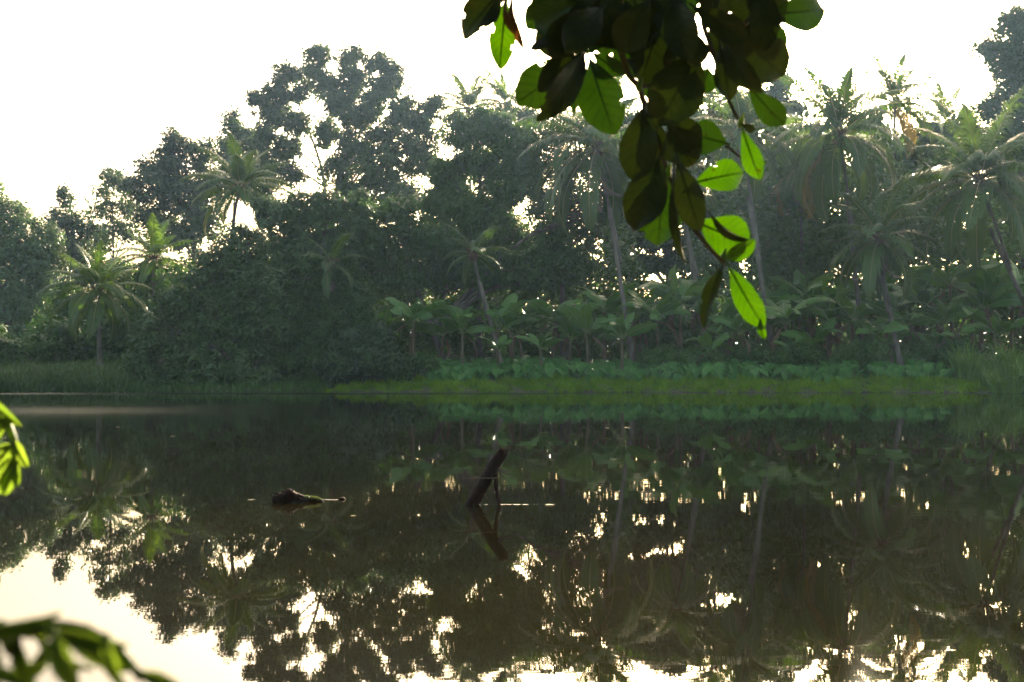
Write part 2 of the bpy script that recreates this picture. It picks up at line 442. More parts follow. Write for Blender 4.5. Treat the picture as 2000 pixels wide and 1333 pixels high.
def tree(name, label, cat, Y, blobs, base_px, leaf='leaf_dense', bark='bark', L=.27, W=.14, clump=.62, nl=34, dens=1.0, gap=-9.0,
         trunk_r=.28, group=None, lean=None, shell=.35, up=.5, forks=None, depth=.9, limbs=True):
    S = Y / F
    L, W, clump = L * max(1, Y / 90), W * max(1, Y / 90), clump * max(1, Y / 90)
    bx = at(base_px, HOR, Y)[0]
    base = np.array([bx, Y, float(ground_z(bx, Y)) - .05])
    if base[2] < -.3: base[2] = -.3
    t = thing(name, base, label, cat, group)
    C, Rr = [], []
    for b in blobs:
        x, y, rx, ry = b[:4]
        dy = b[4] if len(b) > 4 else rng.uniform(-1, 1) * depth * 1.2
        C.append(at(x, y, Y + dy)); Rr.append((rx * S, max(rx, ry) * S * depth, ry * S))
    C, Rr = np.array(C), np.array(Rr)
    top = C[np.argmax(C[:, 2] - abs(C[:, 0] - bx) * .35)]
    ctrl = [base]
    if lean: ctrl += [at(px, py, Y) for px, py in lean]
    else:
        mid = base + (top - base) * .5; mid[0] += rng.uniform(-.3, .3); mid[1] += rng.uniform(-.3, .3)
        ctrl += [mid]
    if ctrl[-1][2] < top[2] - .5: ctrl.append(top)
    tp = spline(ctrl, 18)
    rad = trunk_r * (1 - .82 * np.linspace(0, 1, 18)) ; rad[0] *= 1.35
    b = Bag(); b.tube(tp, rad, 9)
    part('trunk', b.mesh('trunk', M[bark], base, True), t)
    clumpsC, clumpsO = [], []
    for c, r in zip(C, Rr):
        area = r[0] * r[2] + r[1] * r[2]
        k = max(5, int(dens * 4.4 * area / clump ** 2))
        d = unit(rng.normal(size=(k, 3)))
        f = rng.uniform(shell, 1.0, (k, 1)) * (1 + .10 * np.sin(d[:, :1] * 5 + d[:, 2:] * 4))
        p = c + d * r * f
        if gap > -5:
            keep = wave3(p, 1.9) > gap; p, d = p[keep], d[keep]
        p[:, 2] = np.maximum(p[:, 2], ground_z(p[:, 0], p[:, 1]).clip(0.1) + .15)
        clumpsC.append(p); clumpsO.append(d)
        if limbs and len(p):
            lb = Bag()
            z0 = c[2] - .9 * np.linalg.norm((c - tp[-1])[:2]) - r[2] * .4
            i = int(np.argmin(abs(tp[:, 2] - z0) + .2 * abs(tp[:, 0] - c[0])))
            i = min(max(i, 4), 16)
            a = tp[i]; mid = (a + c) / 2 + np.array([rng.uniform(-.2, .2), rng.uniform(-.2, .2), .12 * np.linalg.norm(c - a)])
            lp = spline([a, mid, c], 8)
            r0 = min(rad[i] * .7, .05 + .045 * np.linalg.norm(c - a))
            lb.tube(lp, r0 * (1 - .75 * np.linspace(0, 1, 8)), 6)
            for j in rng.permutation(len(p))[:max(3, int(len(p) * .22))]:
                st = lp[rng.integers(4, 8)]; e = p[j]
                lb.tube(spline([st, (st + e) / 2 + rng.normal(size=3) * .08, e], 4), np.linspace(r0 * .28 + .008, .008, 4), 4, cap=False)
            part('limb', lb.mesh('limb', M[bark], base, True), t)
    c = np.concatenate(clumpsC); o = np.concatenate(clumpsO)
    v, q = leaves(c, o, int(nl * 1.22), clump, L * 1.2, W * 1.32, up)
    part('crown', mesh_np('crown', v - base, q, M[leaf]), t, kind='stuff')
    return t

TG = 'tall trees on the far bank'
tree('broadleaf_tree', 'large pale rounded tree filling the left edge of the far bank', 'tree', 124,
     [(-35, 390, 45, 60), (-60, 480, 70, 100), (15, 425, 45, 40), (60, 470, 55, 50), (90, 520, 45, 55), (30, 540, 80, 80), (80, 600, 55, 60), (10, 620, 80, 60), (-60, 600, 80, 90), (95, 470, 30, 30)],
     30, 'leaf_pale', L=.24, W=.13, nl=36, shell=.55, group=TG, trunk_r=.4, dens=.9)
tree('broadleaf_tree', 'small dark tree with pointed top beside the pale left-hand tree', 'tree', 135,
     [(128, 385, 20, 22), (122, 425, 34, 28), (160, 440, 34, 30), (150, 480, 50, 38), (110, 470, 25, 40), (165, 520, 45, 40), (190, 460, 22, 30)],
     140, 'leaf_tall', gap=-.75, group=TG, nl=28)
tree('broadleaf_tree', 'slender open tree with thin bare trunk, left of the dark domed tree', 'tree', 130,
     [(222, 342, 34, 20), (200, 368, 22, 20), (248, 365, 28, 24), (205, 405, 32, 22), (245, 410, 34, 26), (185, 400, 18, 16), (225, 455, 30, 26), (200, 480, 30, 30), (255, 460, 26, 28)],
     224, 'leaf_tall', gap=-.35, group=TG, nl=24, lean=[(222, 520), (220, 430)], trunk_r=.2)
tree('broadleaf_tree', 'dark domed tree stepping up behind the left coconut palms', 'tree', 124,
     [(340, 280, 28, 30), (322, 325, 55, 34), (388, 300, 42, 34), (290, 365, 50, 36), (355, 375, 60, 44), (300, 425, 50, 36), (410, 360, 40, 40), (395, 430, 46, 46), (340, 470, 50, 36)],
     345, 'leaf_tall', gap=-.85, group=TG, nl=36, lean=[(380, 480), (352, 390)])
tree('broadleaf_tree', 'low rounded treetop peeping between dark domed tree and tallest tree', 'tree', 138,
     [(458, 240, 30, 24), (485, 270, 40, 30), (445, 290, 34, 34), (490, 320, 46, 40), (440, 350, 40, 40)], 465, 'leaf_tall', gap=-.8, group=TG, nl=34)
tree('broadleaf_tree', 'open-crowned tree with leaning pale trunk and separate tufts against the sky', 'tree', 122,
     [(560, 142, 40, 22), (545, 175, 30, 26), (508, 190, 26, 20), (585, 178, 26, 22), (535, 225, 44, 30), (580, 240, 28, 26), (512, 275, 36, 30), (560, 290, 34, 28), (520, 330, 44, 34), (500, 370, 46, 34), (570, 345, 26, 28)],
     640, 'leaf_tall', 'bark_pale', gap=-.7, group=TG, nl=36, lean=[(640, 500), (632, 350), (598, 240)], trunk_r=.26, clump=.55)
tree('broadleaf_tree', 'tallest tree with broad lobed blue-grey crown above the river', 'tree', 119,
     [(625, 105, 30, 20), (615, 140, 26, 26), (640, 165, 30, 30), (688, 112, 32, 24), (690, 155, 36, 30), (738, 120, 26, 22), (768, 145, 28, 32), (735, 180, 44, 36), (660, 205, 36, 28), (710, 225, 48, 36), (640, 258, 30, 30),
      (785, 215, 36, 34), (848, 205, 28, 18), (830, 245, 36, 34), (765, 270, 50, 40), (690, 285, 44, 36), (660, 330, 40, 34), (820, 310, 48, 46), (740, 335, 55, 44), (690, 380, 50, 40), (780, 385, 60, 40)],
     650, 'leaf_tall', 'bark_pale', gap=-.8, group=TG, nl=36, lean=[(645, 500), (655, 380), (680, 260)], trunk_r=.34, clump=.55)
tree('broadleaf_tree', 'dense soft green tree right of the tallest tree, reaching to the bank', 'tree', 92,
     [(892, 232, 20, 16), (940, 226, 24, 18), (985, 238, 24, 20), (1020, 262, 26, 24), (858, 330, 26, 24), (850, 400, 34, 40), (1035, 330, 30, 40), (905, 262, 44, 38), (965, 250, 52, 34), (1000, 290, 40, 46), (930, 315, 56, 44), (878, 350, 36, 40), (985, 360, 56, 50), (905, 400, 56, 50), (960, 430, 70, 50), (880, 470, 60, 50), (1000, 480, 60, 50), (940, 510, 60, 40)],
     935, 'leaf_dense', L=.2, W=.11, nl=46, group=TG, dens=1.1, clump=.5)
tree('broadleaf_tree', 'grey-green tree with hanging foliage behind the large drooping palm', 'tree', 89,
     [(1055, 270, 50, 32), (1110, 250, 60, 34), (1035, 320, 40, 44), (1085, 330, 60, 50), (1045, 385, 34, 44), (1110, 400, 66, 54), (1170, 300, 50, 60), (1075, 450, 50, 50), (1150, 450, 46, 40)],
     1100, 'leaf_pale', L=.22, W=.11, nl=36, group=TG)
tree('broadleaf_tree', 'wide dark shade tree arching low over the leaning slender trunk', 'tree', 87,
     [(770, 430, 64, 46), (830, 480, 70, 54), (730, 500, 60, 56), (790, 540, 60, 40), (880, 540, 66, 36), (1010, 520, 70, 40), (1080, 500, 66, 44), (1130, 520, 46, 36), (960, 545, 60, 24), (1060, 545, 50, 24), (1190, 400, 26, 50)],
     870, 'leaf_dense', L=.22, W=.12, nl=42, group=TG, dens=1.1)
tree('broadleaf_tree', 'huge dark green tree cut off by the top right corner', 'tree', 94,
     [(1978, 45, 44, 36), (1930, 95, 28, 26), (1960, 110, 44, 40), (2010, 90, 50, 60), (1985, 165, 56, 46), (1945, 215, 46, 40), (2030, 200, 60, 60), (1990, 260, 50, 46), (2060, 120, 60, 80), (1950, 280, 40, 40), (2050, 290, 60, 60)],
     2010, 'leaf_dense', L=.22, W=.12, nl=44, group=TG, trunk_r=.45, dens=1.1)
tree('broadleaf_tree', 'hazy tree peeping out right of the hanging branch below the bright sky', 'tree', 118,
     [(1525, 158, 22, 20), (1505, 195, 36, 30), (1550, 215, 26, 24), (1470, 225, 44, 34), (1420, 240, 46, 36), (1530, 250, 46, 34), (1450, 290, 60, 40), (1540, 310, 50, 40)],
     1490, 'leaf_far', gap=-1.4, group=TG, nl=34, L=.32, W=.19)
tree('broadleaf_tree', 'hazy rounded tree behind the hanging branch and drooping palm', 'tree', 120,
     [(1250, 240, 60, 40), (1320, 230, 60, 40), (1210, 280, 50, 40), (1290, 300, 70, 46), (1370, 280, 50, 46), (1340, 350, 60, 40), (1260, 370, 50, 36)],
     1300, 'leaf_far', gap=-1.4, group=TG, nl=34, L=.34, W=.2)
tree('broadleaf_tree', 'faint treetop with bare twigs between tallest tree and far palms', 'tree', 125,
     [(940, 235, 40, 18), (990, 225, 40, 22), (1035, 232, 40, 24), (960, 270, 60, 30)], 970, 'leaf_far', gap=-.5, group=TG, nl=26)
# trees behind the palms, right half
for lab, bl, bp, Yb in (
    ('dark thicket tree behind the yellowing fronds', [(1560, 440, 60, 50), (1500, 470, 50, 46), (1610, 480, 56, 50), (1540, 520, 60, 40), (1470, 420, 44, 50), (1430, 480, 40, 40), (1540, 370, 50, 44), (1480, 350, 46, 44), (1430, 390, 40, 44)], 1545, 108),
    ('shaded tree behind the tallest right-hand palms', [(1690, 400, 46, 50), (1740, 440, 50, 46), (1660, 470, 50, 46), (1720, 500, 60, 40), (1700, 330, 50, 44), (1620, 350, 50, 50), (1690, 260, 44, 40), (1610, 280, 44, 40), (1760, 320, 44, 50)], 1700, 110),
    ('misty tree between the two big palms at right', [(1820, 380, 44, 60), (1860, 330, 40, 50), (1800, 460, 50, 40), (1850, 470, 46, 30), (1790, 310, 30, 40), (1830, 270, 44, 34), (1880, 260, 40, 40), (1780, 380, 40, 50)], 1825, 118),
    ('misty tree behind the leaning palm trunk at right', [(1960, 400, 50, 50), (1990, 350, 50, 50), (1930, 470, 40, 26), (2000, 480, 40, 30), (2040, 430, 50, 70)], 1990, 120),
    ('thin shaded tree standing before the bright low gap', [(1205, 470, 24, 40), (1300, 400, 60, 26), (1370, 430, 40, 50), (1240, 395, 44, 26), (1400, 490, 40, 36), (1285, 465, 50, 26), (1260, 515, 50, 18), (1300, 360, 70, 30), (1225, 350, 40, 36), (1310, 505, 26, 20), (1200, 430, 30, 40), (1350, 490, 26, 40), (1245, 450, 24, 30)], 1300, 103)):
    tree('broadleaf_tree', lab, 'tree', Yb, bl, bp, 'leaf_far', gap=-.75 if 'gap' in lab else -9, dens=1.9 if 'gap' in lab else 1.3, clump=.45 if 'gap' in lab else .62, group='trees behind the palms', nl=34, L=.3 if 'gap' in lab else .36, W=.15 if 'gap' in lab else .21, limbs='gap' in lab)
# left background under the canopy
for lab, bl, bp, Yb in (
    ('low leafy tree behind the left coconut palm by the reeds', [(240, 545, 40, 40), (300, 530, 44, 40), (280, 590, 50, 40), (330, 570, 40, 40), (130, 600, 40, 50), (200, 620, 50, 40)], 260, 100),
    ('dark low tree at left edge under the pale tree', [(20, 690, 60, 36), (80, 680, 50, 30), (-30, 680, 40, 40), (120, 660, 34, 34)], 40, 90)):
    tree('broadleaf_tree', lab, 'tree', Yb, bl, bp, 'leaf_dense', gap=-.8, group='trees behind the palms', nl=34)

# bank bushes
tree('bank_shrub', 'large bush sloping down to the reeds and water, left of centre', 'shrub', 79.5,
     [(480, 480, 56, 40), (455, 520, 60, 40), (405, 545, 50, 44), (500, 560, 70, 56), (350, 600, 50, 44), (430, 620, 70, 54), (520, 630, 60, 60), (310, 655, 44, 44), (370, 690, 60, 46, -.5), (450, 705, 70, 44, -.6),
      (285, 722, 36, 32, -.3), (430, 730, 60, 28, -.9), (340, 735, 50, 24, -.8), (500, 725, 50, 32, -.8), (270, 690, 26, 26), (395, 510, 26, 24), (330, 575, 24, 24)],
     430, 'leaf_bush', L=.22, W=.13, nl=46, clump=.62, dens=1.2, gap=-.85, shell=.55, depth=.55, trunk_r=.25)
tree('bank_shrub', 'bushy greyish tree rising at the top of the bush mass, below the tallest trees', 'shrub', 84.5,
     [(545, 430, 44, 36), (585, 400, 36, 28), (640, 405, 50, 36), (690, 425, 40, 36), (610, 450, 60, 44), (560, 490, 60, 50), (670, 480, 60, 54), (720, 470, 36, 40), (520, 400, 26, 20), (700, 390, 24, 20)],
     620, 'leaf_pale', L=.26, W=.16, nl=40, clump=.6, dens=1.15, gap=-.8, shell=.5, depth=.6, trunk_r=.25)
tree('bank_shrub', 'dark bush behind the thin half-hidden palm, centre of the bush mass', 'shrub', 81,
     [(600, 540, 60, 46), (660, 560, 56, 60), (570, 600, 60, 56), (640, 630, 56, 54), (700, 600, 40, 54), (590, 690, 66, 50, -.6), (650, 710, 50, 44, -.6), (545, 715, 50, 40, -.6), (620, 738, 44, 20, -.6)],
     610, 'leaf_dense', L=.2, W=.11, nl=48, clump=.5, dens=1.2, gap=-.9, shell=.5, depth=.55, trunk_r=.22)
tree('bank_shrub', 'leafy bush at the foot of the mound where the grass bank begins', 'shrub', 78.5,
     [(690, 670, 40, 40), (740, 665, 34, 36), (715, 705, 54, 34), (660, 720, 44, 30), (770, 715, 34, 28)], 715, 'leaf_bush', L=.2, W=.12, nl=34, clump=.45, shell=.6, trunk_r=.1)
tree('bank_shrub', 'small bush with pale reddish leaves beside the heart-leaved bed', 'shrub', 78.8,
     [(800, 715, 26, 22), (835, 710, 30, 20), (780, 730, 24, 16)], 810, 'leaf_vine', L=.2, W=.13, nl=26, clump=.4, shell=.5, trunk_r=.06)
for k, (x, y, rx, ry, lab) in enumerate((
    (1290, 690, 34, 18, 'low vine-covered mound under the bright gap between palms'),
    (1370, 692, 44, 18, 'low vine-covered mound below the tips of the hanging branch'),
    (1465, 690, 44, 22, 'low vine-covered mound right of the hanging leaf tips'),
    (1560, 688, 44, 20, 'low vine-covered mound in front of the dry banana stems'),
    (1690, 685, 54, 22, 'low vine-covered mound left of the short palm foot'),
    (1790, 690, 44, 26, 'low vine-covered mound right of the short palm foot'),
    (1870, 700, 44, 40, 'dark vine-covered mound beside the tall reeds'))):
    tree('bank_shrub', lab, 'shrub', 80.5, [(x, y, rx, ry), (x - rx * .6, y + 10, rx * .6, ry * .7), (x + rx * .6, y + 8, rx * .6, ry * .7)], x, 'leaf_vine', L=.17, W=.11, nl=34, clump=.4,
         shell=.5, group='vine mounds along the bank', trunk_r=.05)

# far-off woods: one mass behind everything
def far_woods():
    cs, os_ = [], []
    for x in np.arange(-110, 112, 3.2):
        px_gap = 1000 + x / 150 * F
        for k in range(9):
            y = rng.uniform(138, 165)
            hmax = rng.uniform(9, 15) if not (1180 < px_gap < 1400) else rng.uniform(5, 8)
            c = np.array([x + rng.uniform(-2, 2), y, 2.4 + hmax * .5])
            d = unit(rng.normal(size=(26, 3)))
            cs.append(c + d * np.array([2.4, 2.4, hmax * .5]) * rng.uniform(.6, 1, (26, 1))); os_.append(d)
    v, q = leaves(np.concatenate(cs), np.concatenate(os_), 6, 1.0, .75, .45)
    v[:, 2] = np.maximum(v[:, 2], 2.3)
    o = part('far_woods', mesh_np('far_woods', v, q, M['leaf_far']), kind='stuff')
    o['label'] = 'low misty woods far behind the palm trunks'; o['category'] = 'woods'
far_woods()

def thicket():
    n = 11000
    Yt = rng.uniform(91, 104, n)
    px = rng.uniform(-250, 2250, n)
    top = np.interp(px, [-200, 100, 250, 450, 700, 1150, 1215, 1245, 1335, 1370, 1420, 1600, 1750, 1790, 1960, 2200], [660, 650, 590, 470, 420, 420, 410, 525, 525, 400, 300, 270, 270, 290, 320, 310]) + 30 * np.sin(px * .05)
    py = top + (705 - top) * rng.random(n) ** .65
    x = (px - 1000) / F * Yt
    z = 1.5 + (HOR - py) / F * Yt
    p = np.stack([x, Yt, np.maximum(z, 2.2)], -1)
    d = unit(rng.normal(size=(n, 3)) + np.array([0, -.6, .3]))
    v, q = leaves(p, d, 15, .85, .52, .3)
    o = part('thicket', mesh_np('thicket', v, q, M['leaf_dense']), kind='stuff')
    o['label'] = 'dark tangled thicket deep in the shade behind the palms and bananas'; o['category'] = 'thicket'
thicket()

# ------------------------------------------------------------------ coconut palms
def frond_mesh(e0, bend, seed, leafmat, droop=.6, n=58, sparse=0.0):
    r = np.random.default_rng(seed)
    S = np.linspace(0, 1, 15)
    ang = e0 - bend * S ** 1.25
    dx = np.cos(ang); dz = np.sin(ang)
    x = np.concatenate([[0], np.cumsum((dx[1:] + dx[:-1]) / 2 * np.diff(S))]); z = np.concatenate([[0], np.cumsum((dz[1:] + dz[:-1]) / 2 * np.diff(S))])
    sway = r.uniform(-.08, .08) * S ** 2
    P = np.stack([x, sway, z], -1)
    b = Bag(); b.tube(P, .0075 * (1 - .85 * S) + .001, 5, m=0)
    s = np.tile(np.linspace(.17, 1, n), 2) + r.uniform(-.004, .004, 2 * n)
    side = np.repeat([-1.0, 1.0], n)
    if sparse:
        k = r.random(len(s)) > sparse; s, side = s[k], side[k]
    s = s.clip(0, 1)
    p = np.stack([np.interp(s, S, P[:, i]) for i in range(3)], -1)
    a = e0 - bend * s ** 1.25
    tan = np.stack([np.cos(a), 0 * a, np.sin(a)], -1); nor = np.stack([-np.sin(a), 0 * a, np.cos(a)], -1)
    fw = .45 + .9 * s ** 2
    d0 = unit(tan * fw[:, None] + np.array([0, 1, 0]) * side[:, None] * .8 + nor * .28 + r.normal(size=(len(s), 3)) * .06)
    l = .25 * np.sin(np.pi * (s * .80 + .16)) ** .7 * r.uniform(.72, 1.1, len(s)) * (1 - .35 * np.clip((s - .8) / .2, 0, 1))
    d1 = unit(d0 + np.array([0, 0, -1]) * (droop * r.uniform(.6, 1.4, len(s)))[:, None])
    d2 = unit(d1 + np.array([0, 0, -1]) * (droop * 1.3))
    p1 = p + d0 * (l * .4)[:, None]; p2 = p1 + d1 * (l * .35)[:, None]; p3 = p2 + d2 * (l * .25)[:, None]
    w = np.cross(d0, nor); w = unit(w) * .0082
    v = np.stack([p - w * .6, p + w * .6, p1 - w, p1 + w, p2 - w * .8, p2 + w * .8, p3], 1).reshape(-1, 3)
    i = np.arange(len(s))[:, None] * 7
    q = np.concatenate([i + np.array([[0, 1, 3, 2]]), i + np.array([[2, 3, 5, 4]])]); t = i + np.array([[4, 5, 6]])
    b.add(v, q, t, m=1)
    return b.mesh('frond', [M['rachis'], leafmat])

FR = {}
def frond(age, kind='frond'):
    """age 0 = upright spear, 1 = hanging"""
    k = (round(age * 9), random.randrange(3), kind)
    if k not in FR:
        a = k[0] / 9
        FR[k] = frond_mesh(R(87 - 116 * a) , R(16 + 76 * a ** .6), hash(k[:2]) % 9999, M[kind], .55 + .75 * a, sparse=.3 if kind == 'frond_dead' else 0)
    return FR[k]

def sphere_pts(r, seg=8, rings=6, sq=(1, 1, 1)):
    v = [(0, 0, r)]; q = []; t = []
    for i in range(1, rings):
        a = math.pi * i / rings
        for j in range(seg):
            p = 2 * math.pi * j / seg; v.append((r * math.sin(a) * math.cos(p), r * math.sin(a) * math.sin(p), r * math.cos(a)))
    v.append((0, 0, -r)); n = len(v) - 1
    for j in range(seg):
        k = (j + 1) % seg
        t += [(0, 1 + j, 1 + k), (n, n - seg + k, n - seg + j)]
        for i in range(rings - 2): a = 1 + i * seg; q.append((a + j, a + seg + j, a + seg + k, a + k))
    return np.array(v) * np.array(sq), np.array(q), np.array(t)
bn = Bag(); bn.add(*sphere_pts(.15, 8, 6, (.85, .85, 1.1))); NUT = bn.mesh('coconut', M['coconut'], smooth=True)

def palm(label, crown, Y, flen, trunk, base_px, nf=24, amax=1.0, old=0, dead=0, nuts=0, r0=.17, group='coconut palms on the far bank', tilt=0.0, name='coconut_palm', Yb=None):
    Yb = Yb or Y
    bx = at(base_px, HOR, Yb)[0]
    base = np.array([bx, Yb, float(ground_z(bx, Yb)) - .05])
    t = thing(name, base, label, 'palm', group)
    flen *= 1.18
    C = at(*crown, Y)
    ctrl = [base] + [at(px, py, Yb + (Y - Yb) * (k + 1) / (len(trunk) + 1)) for k, (px, py) in enumerate(trunk)] + [C]
    tp = spline(ctrl, 26); s = np.linspace(0, 1, 26)
    rad = r0 * (1 - .38 * s) * (1 + .7 * np.exp(-s * 22)) * (1 + .03 * np.sin(s * 140))
    b = Bag(); b.tube(tp, rad, 10); part('trunk', b.mesh('trunk', M['palm_trunk'], base, True), t)
    # fibrous heart at the top of the trunk with leaf bases
    b = Bag(); v, q, tt = sphere_pts(.34, 9, 7, (1, 1, 1.5)); b.add(v + C, q, tt)
    for k in range(12):
        a = k * 2.4; d = np.array([math.cos(a), math.sin(a), .9]); b.tube(np.array([C + d * .1, C + d * .55]), [.11, .05], 5)
    part('crown_heart', b.mesh('crown_heart', M['husk'], base, True), t)
    off = C - base
    a0 = random.uniform(0, 6.28)
    nf = int(nf * 1.2)
    for k in range(nf):
        age = (.07 + .93 * (k + .5) / nf) * amax
        az = a0 + k * 2.39996 + random.uniform(-.22, .22)
        kind = 'frond_old' if k >= nf - old else 'frond'
        o = part('frond', frond(age, kind), t, off + np.array([0, 0, .15 * (1 - age)]), (random.uniform(-.1, .1), random.uniform(-.1, .1) + tilt, az), flen * random.uniform(.86, 1.08))
        if kind == 'frond_old': o['label'] = 'yellowing old frond'
    for k in range(dead):
        az = a0 + k * 2.1 + 1
        part('frond', frond(1.0, 'frond_dead'), t, off - np.array([0, 0, .2]), (0, .75 + random.uniform(-.2, .3), az), flen * .7, label='dry brown hanging frond')
    for k in range(nuts):
        a = random.uniform(0, 6.28); rr = random.uniform(.3, .5)
        part('coconut', NUT, t, off + np.array([rr * math.cos(a), rr * math.sin(a), -.25 - random.uniform(0, .35)]), (random.uniform(-.5, .5), random.uniform(-.5, .5), 0), random.uniform(.8, 1.1))
    return t

palm('coconut palm rising from the dark bushes in front of domed trees, left', (468, 372), 90, 4.1, [(455, 450)], 445, nf=22, amax=.9)
palm('short coconut palm with broad crown standing in left reeds', (192, 572), 86, 3.9, [], 195, nf=26, amax=1.0, r0=.2)
palm('thin half-hidden coconut palm with sparse crown before the bush mound', (648, 520), 80.6, 2.7, [(645, 575), (655, 610)], 664, nf=11, amax=1.0, r0=.11, dead=1, Yb=82)
palm('large palm with long drooping fronds and curved grey trunk, centre', (1165, 290), 82, 6.0, [(1190, 410), (1212, 510)], 1240, nf=24, amax=1.05, dead=2, nuts=5)
palm('palm with straight ringed trunk seen right of the hanging leaf tips', (1448, 262), 84, 4.6, [(1462, 390), (1485, 510)], 1515, nf=22, dead=3, old=0, nuts=4)
palm('palm whose thin trunk shows just left of hanging leaf tips', (1318, 345), 88, 4.0, [(1340, 450), (1362, 540)], 1385, nf=20, dead=2)
palm('yellowing palm with orange hanging fronds behind the big right palms', (1560, 330), 93, 4.2, [(1565, 430)], 1575, nf=20, amax=1.1, old=5, dead=2, group='coconut palms on the far bank')
palm('tall full-crowned palm standing forward in the right-hand group', (1640, 268), 84, 5.6, [(1655, 385), (1668, 460)], 1690, nf=28, old=1, nuts=8, amax=1.05)
palm('hazy taller palm at the back against the bright sky, right', (1748, 205), 108, 5.0, [(1745, 330)], 1740, nf=22, old=2)
palm('big dark palm at far right with long leaning trunk', (1915, 355), 80, 5.8, [(1935, 450), (1975, 530)], 2060, nf=28, nuts=10, amax=1.05, Yb=81)
palm('shorter dark palm in front of bananas with trunk down to bank', (1718, 470), 80.2, 4.3, [(1724, 540), (1735, 610)], 1762, nf=20, amax=1.08, dead=3)
palm('faint palm crown glowing behind two large right-hand palms', (1850, 250), 122, 5.2, [(1850, 360)], 1852, nf=18, old=4)
palm('tiny distant palm top sticking up above dense green tree', (915, 218), 122, 4.0, [(918, 320)], 920, nf=18, amax=.8)
palm('second tiny distant palm top beside the hanging leaves', (990, 208), 126, 4.2, [(992, 320)], 995, nf=16, amax=.8)
palm('hazy palm between hanging branch and tall full-crowned palm', (1390, 215), 112, 5.0, [(1392, 330)], 1395, nf=18, old=2)
palm('low yellow-green palm behind the short left palm', (300, 510), 97, 3.4, [(300, 570)], 300, nf=16, old=0, dead=0)
# leaning trunk of a palm whose crown is lost in the shade tree
palm('palm with slender leaning curved trunk, its crown lost in dark foliage', (925, 500), 82.2, 2.6, [(938, 555), (950, 620)], 985, nf=10, amax=.9, r0=.15, Yb=81)

# ------------------------------------------------------------------ banana plants
def banana_leaf(seed, dry=False):
    """unit-length blade along +X, arching, torn edges"""
    r = np.random.default_rng(seed)
    n = 17
    S = np.linspace(0, 1, n)
    e0 = R(r.uniform(45, 78)); bend = R(r.uniform(30, 105))
    if dry: e0, bend = R(20), R(118)
    a = e0 - bend * S ** 1.2
    P = np.stack([np.concatenate([[0], np.cumsum(np.cos(a[1:]) * np.diff(S))]), r.uniform(-.1, .1) * S ** 2, np.concatenate([[0], np.cumsum(np.sin(a[1:]) * np.diff(S))])], -1)
    b = Bag(); b.tube(P, .010 * (1 - .85 * S) + .0015, 5, m=0)
    s0 = .16
    hw = .15 * np.sin(np.pi * ((S - s0) / (1 - s0)).clip(0, 1) ** .8).clip(0) ** .55 * (.55 if dry else 1)
    nor = np.stack([-np.sin(a), 0 * a, np.cos(a)], -1)
    for sd in (-1, 1):
        strip = 2
        i = 2
        while i < n - 1:
            k = min(n - 1, i + int(r.choice([1, 2, 3, 4], p=[.25, .3, .25, .2])))
            sag = r.uniform(.0, .5) * (2.2 if dry else 1); fwd = r.uniform(-.02, .05)
            idx = np.arange(i, k + 1)
            rows = []
            for f in (0, .5, 1):
                sh = np.array([1.0] * len(idx)); 
                if f == 1 and len(idx) > 1: sh[0] *= .97; 
                o = P[idx] + np.array([0, sd, 0]) * (hw[idx] * f * math.cos(sag) * sh)[:, None] + nor[idx] * (hw[idx] * f * .18)[:, None] - np.array([0, 0, 1]) * (hw[idx] * f * f * math.sin(sag) * 1.2)[:, None]
                o = o + (np.stack([np.cos(a[idx]), 0 * a[idx], np.sin(a[idx])], -1)) * (fwd * f)
                if f == 1: o = o - (np.arange(len(idx)) == len(idx) - 1)[:, None] * (P[k] - P[k - 1]) * .12
                rows.append(o)
            m = len(idx); v = np.concatenate(rows)
            q = []
            for f in range(2):
                for j in range(m - 1): q.append((f * m + j, f * m + j + 1, (f + 1) * m + j + 1, (f + 1) * m + j))
            b.add(v, np.array(q), m=1)
            i = k
    return b.mesh('leaf', [M['banana_dry'] if dry else M['banana_rib'], M['banana_dry' if dry else 'banana']], smooth=True)
BL = [banana_leaf(k) for k in range(9)]
BD = [banana_leaf(100 + k, True) for k in range(3)]

def banana(px, top_py, Y, label, n=8, llen=2.3, dry=3, group='banana plants under the palms', lean=0.0):
    llen *= 1.5; n += 2
    bx = at(px, HOR, Y)[0]
    base = np.array([bx, Y, float(ground_z(bx, Y)) - .05])
    t = thing('banana_plant', base, label, 'banana plant', group)
    H = max(.5, at(px, top_py, Y)[2] - base[2] - llen * .72)
    tp = spline([(0, 0, 0), (lean * .3, 0, H * .5), (lean, random.uniform(-.1, .1), H)], 8)
    b = Bag(); b.tube(tp, np.linspace(.15, .075, 8) * (.6 + .14 * llen), 8); part('pseudostem', b.mesh('pseudostem', M['banana_stem'], smooth=True), t)
    a0 = random.uniform(0, 6.28)
    for k in range(n):
        up = (1 - k / n)                                   # young leaves stand upright
        part('leaf', random.choice(BL), t, tp[-1], (random.uniform(-1.0, 1.0), -.5 * (up - .4) + random.uniform(-.12, .12), a0 + k * 2.4 + random.uniform(-.3, .3)), llen * random.uniform(.75, 1.1))
    for k in range(dry):
        part('leaf', random.choice(BD), t, tp[-1] - np.array([0, 0, .1]), (0, random.uniform(.2, .6), a0 + 1 + k * 2.0), llen * random.uniform(.6, .85), label='dry brown hanging leaf')
    return t

